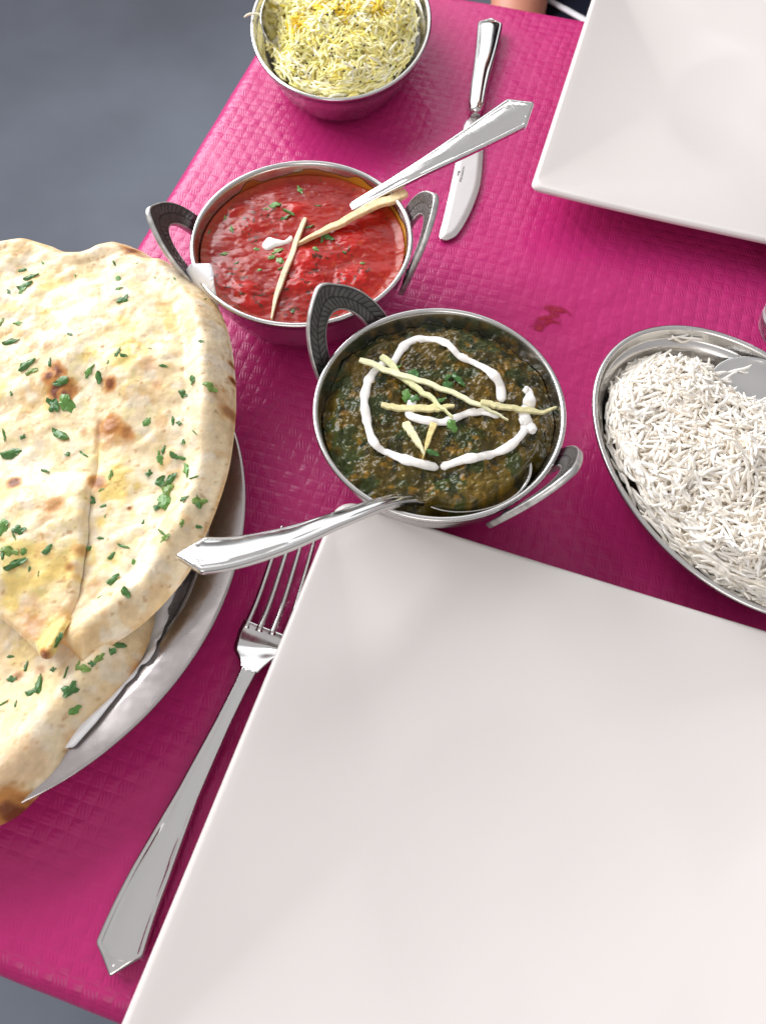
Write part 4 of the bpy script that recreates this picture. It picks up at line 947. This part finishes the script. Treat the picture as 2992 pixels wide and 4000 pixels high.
def bread_col(x, y, d, spots, seed, butter=1.0):
    base = mix((0.78, 0.59, 0.34), (0.84, 0.70, 0.48), np.clip(0.5 + 1.2 * fbm(x, y, 45, 4, seed), 0, 1))
    base = mix(base, (0.78, 0.56, 0.13), sstep(0.0, 0.32, fbm(x, y, 55, 3, seed + 3)) * 0.75 * butter * sstep(0.015, 0.035, d))
    base = mix(base, (0.70, 0.60, 0.26), sstep(0.12, 0.32, fbm(x, y, 260, 2, seed + 8)) * 0.45 * butter * sstep(0.015, 0.03, d))
    base = mix(base, (0.62, 0.33, 0.11), np.exp(-(d / 0.0015) ** 2) * (0.4 + 0.5 * np.clip(0.5 + 2.0 * fbm(x, y, 40, 2, seed + 5), 0, 1)))
    t = sstep(0.25, 0.40, fbm(x, y, 90, 3, seed + 9)); base = mix(base, (0.68, 0.42, 0.17), t * 0.5)
    base = mix(base, (0.45, 0.22, 0.07), sstep(0.42, 0.48, fbm(x, y, 420, 2, seed + 13)) * 0.6)
    base = mix(base, (0.80, 0.72, 0.60), sstep(0.1, 0.4, fbm(x, y, 130, 3, seed + 15)) * 0.5)
    for (sx_, sy_, r, k) in spots:
        q = np.hypot(x - sx_, y - sy_) / r + 0.42 * fbm(x, y, 230, 4, seed + 11)
        m = np.clip((1.30 - q) * 1.7, 0, 1); m = m * m * (3 - 2 * m) * min(1, k * 1.05)
        dk = np.clip((0.85 - q) * 2.0, 0, 1); dk = dk * dk * (3 - 2 * dk) * max(0, k - 0.35) * 1.5
        base = mix(base, (0.56, 0.24, 0.06), np.clip(m * 1.1, 0, 0.95)); base = mix(base, (0.15, 0.030, 0.010), np.clip(dk * 1.3, 0, 0.96))
    return base
NB = empty('naan_bread', P(100, 1550, 0.028), 'lower naan with smooth rolled edge showing under the front of the other', 'bread', 'naan breads')
v, f, c = slab(polyB, 0.0012, naan_b_top, lambda x, y, d: 0.0258 + 0 * x, lambda x, y, d: bread_col(x, y, d, BRB, 210, 0.6))
obj('bread', v, f, M['naan'], NB, col=c)
NA = empty('naan_bread', P(150, 950, 0.036), 'big upper naan with scattered coriander, charred spots and a torn slit', 'bread', 'naan breads')
v, f, c = slab(polyA, 0.0008, naan_a_top, bottomA, lambda x, y, d: bread_col(x, y, d, BR, 200))
obj('bread', v, f, M['naan'], NA, col=c)
v, f, c = slab(polyF, 0.0008, flap_top, flap_bot, lambda x, y, d: bread_col(x, y, 0.05 + 0 * d, BR, 200))
fl = obj('flap', v, f, M['naan'], NA, col=c); fl["label"] = "pointed torn flap lying over the rest of the naan"
HA = [(165, 390, 110), (205, 335, 100), (150, 290, 60), (150, 420, 60), (770, 345, 60), (795, 480, 90), (770, 410, 50), (740, 245, 45), (490, 325, 28), (120, 635, 65), (75, 755, 110), (180, 900, 130), (205, 945, 80), (455, 705, 40), (765, 820, 70), (800, 840, 50), (1060, 910, 55), (580, 945, 90), (640, 985, 90), (400, 1010, 110), (350, 1165, 110), (440, 1150, 130), (390, 1355, 140), (1250, 995, 65), (1360, 1045, 90), (950, 1270, 65), (1120, 1265, 60), (1160, 1280, 40), (1190, 1400, 42), (1260, 1340, 45), (1035, 1505, 85), (1060, 1450, 60), (1125, 1490, 70), (1190, 1510, 110), (1210, 1585, 100), (1255, 1630, 55), (720, 1610, 60), (965, 1605, 50), (1110, 1640, 120), (1085, 1700, 110), (1040, 1660, 80), (1060, 1790, 110), (1020, 1820, 60), (1280, 1790, 90), (610, 1780, 55), (545, 1480, 70), (75, 1480, 130), (30, 1355, 80), (295, 1590, 55), (60, 430, 35), (1185, 1090, 65), (1300, 750, 40), (1325, 480, 35), (1130, 345, 32), (280, 245, 35), (75, 1090, 35), (700, 885, 30), (325, 885, 60), (10, 630, 60), (1190, 1770, 50), (655, 1710, 35), (440, 1480, 40), (890, 245, 22), (1005, 338, 18), (970, 795, 22), (150, 1370, 40), (1380, 1500, 0)]
for (hx, hy, s) in HA:
    if s: herb(NA, *Z4(hx, hy), s / 1.655 / 7200, zA)
HA5 = [(1005, 290, 75), (1020, 320, 60), (1225, 95, 90), (1125, 228, 42), (1225, 250, 52), (885, 220, 32), (765, 370, 75), (560, 380, 50), (690, 430, 55), (700, 575, 85), (830, 465, 42), (780, 655, 75), (100, 480, 115), (60, 400, 90), (120, 270, 80), (25, 250, 95), (90, 310, 60), (295, 390, 75), (145, 400, 45), (625, 320, 42), (650, 185, 22), (365, 950, 80), (240, 540, 32), (185, 510, 35), (620, 680, 32), (20, 420, 60), (1140, 75, 50), (640, 120, 40)]
for (hx, hy, s) in HA5: herb(NA, *Z5(hx, hy), s / 1.58 / 7200, zA)
for (hx, hy, s) in [(480, 1108, 50), (520, 1125, 70), (745, 985, 80), (700, 1015, 55), (615, 1060, 60), (435, 1255, 95), (245, 1220, 110), (200, 1265, 80), (410, 1150, 62), (165, 1110, 55), (70, 1050, 42), (75, 1190, 55), (470, 1385, 65), (20, 1340, 60), (100, 1340, 40), (330, 1130, 40), (570, 1095, 40)]: herb(NB, *Z5(hx, hy), s / 1.58 / 7300, zB)
# napkin
NP = [(300, 700), (400, 574), (458, 572), (463, 596), (464, 634), (450, 760), (430, 980), (395, 1180), (370, 1300), (360, 1316), (366, 1332), (355, 1352), (354, 1380), (344, 1390), (348, 1412), (330, 1440), (312, 1444), (304, 1468), (282, 1486), (272, 1502), (250, 1530), (222, 1568), (176, 1620), (120, 1625), (20, 1600), (-90, 1450), (-110, 1000), (-80, 700), (100, 590)]
pn = np.array([P(x, y, 0.055 if (y < 640 and x > 390) else (0.0225 if y > 1250 else 0.0315))[:2] for x, y in NP]); pn2 = []
for i in range(len(pn)):
    a, b = pn[i], pn[(i + 1) % len(pn)]
    for t in np.linspace(0, 1, 8, endpoint=False): pn2.append(a * (1 - t) + b * t)
def nap_z(x, y, d):
    r = np.hypot(x - TC[0], y - TC[1]); wall = np.interp(r, [q[0] for q in TP[:10]], [q[1] for q in TP[:10]])
    low = np.maximum(0.0210, wall + 0.0014)
    return np.minimum(low, 0.0320) + 0.024 * sstep(.169, .179, r) * (y > TC[1] + .08) + 0.0007 * (fbm(x, y, 40, 2, 131) + .5)
v, f, _ = slab(np.array(pn2), 0.0022, lambda x, y, d: nap_z(x, y, d) + 0.0003, lambda x, y, d: nap_z(x, y, d))
tag(obj('paper_napkin', v, f, M['napkin']), 'white paper napkin with torn edge lining the tray under the naan', 'napkin')

# ------------------------------------------------------------------ drinking glass at the right edge of the picture
gc = P(1729, 720, 0.0)
gp = [(0.0004, 0.009), (0.018, 0.009), (0.0235, 0.012), (0.026, 0.03), (0.030, 0.07), (0.033, 0.105), (0.0335, 0.110), (0.0343, 0.1108), (0.0350, 0.110), (0.0345, 0.105), (0.0318, 0.07), (0.0282, 0.03), (0.0268, 0.008), (0.0260, 0.002), (0.0240, 0.0004), (0.018, 0.0010), (0.0004, 0.0016)]
v, f = loft(circle_rings(gc, gp, 96)); tag(obj('drinking_glass', v, [q[::-1] for q in f], M['glass'], org=(gc[0], gc[1], 0)), 'clear drinking glass at the right frame edge beyond the white rice', 'glass')

# ------------------------------------------------------------------ person beyond the far edge
def skin_obj(name, verts, edges, radii, material, parent, root=0, sub=2):
    me = bpy.data.meshes.new(name); me.from_pydata([tuple(p) for p in verts], edges, [])
    o = bpy.data.objects.new(name, me); COL.objects.link(o)
    sk = o.modifiers.new('Skin', 'SKIN'); sk.use_smooth_shade = True
    for i, r in enumerate(radii):
        sv = me.skin_vertices[0].data[i]; sv.radius = r if isinstance(r, tuple) else (r, r); sv.use_root = (i == root)
    sb = o.modifiers.new('Subd', 'SUBSURF'); sb.levels = sub; sb.render_levels = sub
    me.materials.append(material); attach(o, parent, (0, 0, 0)); return o
HP = np.array((0.415, 1.02, -0.20))       # pelvis of the seated person
def pl(r, f_, u): return tuple(HP + EX * r - EY * f_ + np.array((0, 0, u)))    # right in the picture, towards us, up
PS = empty('person', pl(0, 0, -0.55), 'person in navy clothing with a white stripe seated beyond the far edge', 'person')
V = [pl(0, 0, 0), pl(0, -.02, .18), pl(0, -.03, .36), pl(0, -.02, .50), pl(0, .0, .60), pl(0, .01, .70), pl(0, .02, .80),
     pl(-.09, .02, -.01), pl(-.12, .42, 0.0), pl(-.12, .45, -.22), pl(-.12, .42, -.44), pl(-.12, .53, -.50),
     pl(.09, .02, -.01), pl(.12, .42, 0.0), pl(.12, .45, -.22), pl(.12, .42, -.44), pl(.12, .53, -.50),
     pl(-.17, -.02, .46), pl(-.235, -.06, .22), pl(-.20, .20, .085), pl(-.18, .33, .045),
     pl(.17, -.02, .46), pl(.25, -.03, .20), pl(.22, .17, .09), pl(.20, .26, .08)]
E_ = [(0, 1), (1, 2), (2, 3), (3, 4), (4, 5), (5, 6), (0, 7), (7, 8), (8, 9), (9, 10), (10, 11), (0, 12), (12, 13), (13, 14), (14, 15), (15, 16), (3, 17), (17, 18), (18, 19), (19, 20), (3, 21), (21, 22), (22, 23), (23, 24)]
RA = [(.14, .10), (.13, .095), (.14, .10), (.09, .07), .05, .08, .075, .085, .06, .055, .037, .04, .085, .06, .055, .037, .04, .06, .042, .036, .028, .06, .042, .036, .028]
skin_obj('body', V, E_, RA, M['skin'], PS)
for (s, hand) in ((-1, V[20]), (1, V[24])):
    h = np.array(hand); fw = -EY; sdv = EX * s * -1
    pts_ = [h - fw * .01, h + fw * .05 + np.array((0, 0, -.004))]; ed = [(0, 1)]; rd = [(.02, .028), (.016, .032)]
    for k in range(4):
        b0_ = len(pts_); st = h + fw * .075 + EX * (k - 1.5) * .019; ln = (.062, .074, .070, .054)[k]
        pts_ += [st, st + fw * ln * .5 + np.array((0, 0, -.004)), st + fw * ln + np.array((0, 0, -.016))]; ed += [(1, b0_), (b0_, b0_ + 1), (b0_ + 1, b0_ + 2)]; rd += [.0095, .0085, .0075]
    b0_ = len(pts_); st = h + fw * .02 + sdv * .032; pts_ += [st, st + fw * .03 + sdv * .018, st + fw * .055 + sdv * .018 + np.array((0, 0, -.008))]; ed += [(0, b0_), (b0_, b0_ + 1), (b0_ + 1, b0_ + 2)]; rd += [.012, .0105, .009]
    skin_obj('hand', pts_, ed, rd, M['skin'], PS, 0, 1)
SH = skin_obj('shorts', [pl(0, 0, .06), pl(0, 0, 0), pl(-.09, .02, -.01), pl(-.118, .36, 0), pl(.09, .02, -.01), pl(.118, .36, 0)], [(0, 1), (1, 2), (2, 3), (1, 4), (4, 5)], [(.15, .11), (.15, .112), .10, .088, .10, .088], M['navy'], PS, 1)
skin_obj('shirt', [pl(0, 0, .0), pl(0, -.02, .18), pl(0, -.03, .36), pl(0, -.02, .49), pl(-.17, -.02, .46), pl(-.225, -.03, .26), pl(.17, -.02, .46), pl(.24, -.03, .26)], [(0, 1), (1, 2), (2, 3), (3, 4), (4, 5), (3, 6), (6, 7)], [(.158, .12), (.148, .115), (.155, .115), (.10, .085), .075, .062, .075, .062], M['navy'], PS, 0)
a = np.arange(24) / 24 * 2 * math.pi; hc = np.array(pl(0, .01, .79)); rings = []
for b in np.linspace(-1.2, 1.57, 12): rings.append(np.stack([hc[0] + .086 * math.cos(b) * np.cos(a), hc[1] + .04 + .095 * math.cos(b) * np.sin(a), hc[2] + .04 + .105 * math.sin(b) * np.ones(24)], 1))
v, f = loft(rings); obj('hair', v, f, M['hair'], PS)
# chair under the person
CHR = empty('chair', pl(0, 0, -.55), 'dark wooden chair carrying the person across the table', 'chair')
def pbox(r0, r1, f0, f1, u0, u1):
    v, f = box(r0, r1, f0, f1, u0, u1); return np.array([pl(*q) for q in v]), f
for nm, dims in (('seat', (-.21, .21, -.16, .24, -.13, -.095)), ('backrest', (-.21, .21, -.20, -.165, .08, .36)), ('leg', (-.21, -.17, -.16, -.12, -.55, -.131)), ('leg', (.17, .21, -.16, -.12, -.55, -.131)), ('leg', (-.21, -.17, .20, .24, -.55, -.131)), ('leg', (.17, .21, .20, .24, -.55, -.131)), ('upright', (-.205, -.17, -.20, -.162, -.12, .36)), ('upright', (.17, .205, -.20, -.162, -.12, .36))):
    v, f = pbox(*dims); obj(nm, v, f, M['chairwood'], CHR, smooth=False)
# white piping along the shorts
bpy.context.view_layer.update(); dg = bpy.context.evaluated_depsgraph_get(); SE = SH.evaluated_get(dg); pp_ = []
for t in np.linspace(0, 1, 14):
    d = Vector(ray((2150 + 150 * t) / K, (8 + 84 * t) / K)).normalized()
    ok, loc, nrm, _ = SE.ray_cast(Vector((0, 0, CAM_H)), d)
    if ok: pp_.append(np.array(loc + nrm * 0.001))
if len(pp_) > 3:
    v, f = tube(crom(np.array(pp_), 24), 0.0042, 8, 0.5); obj('piping', v, f, M['stripe'], SH)
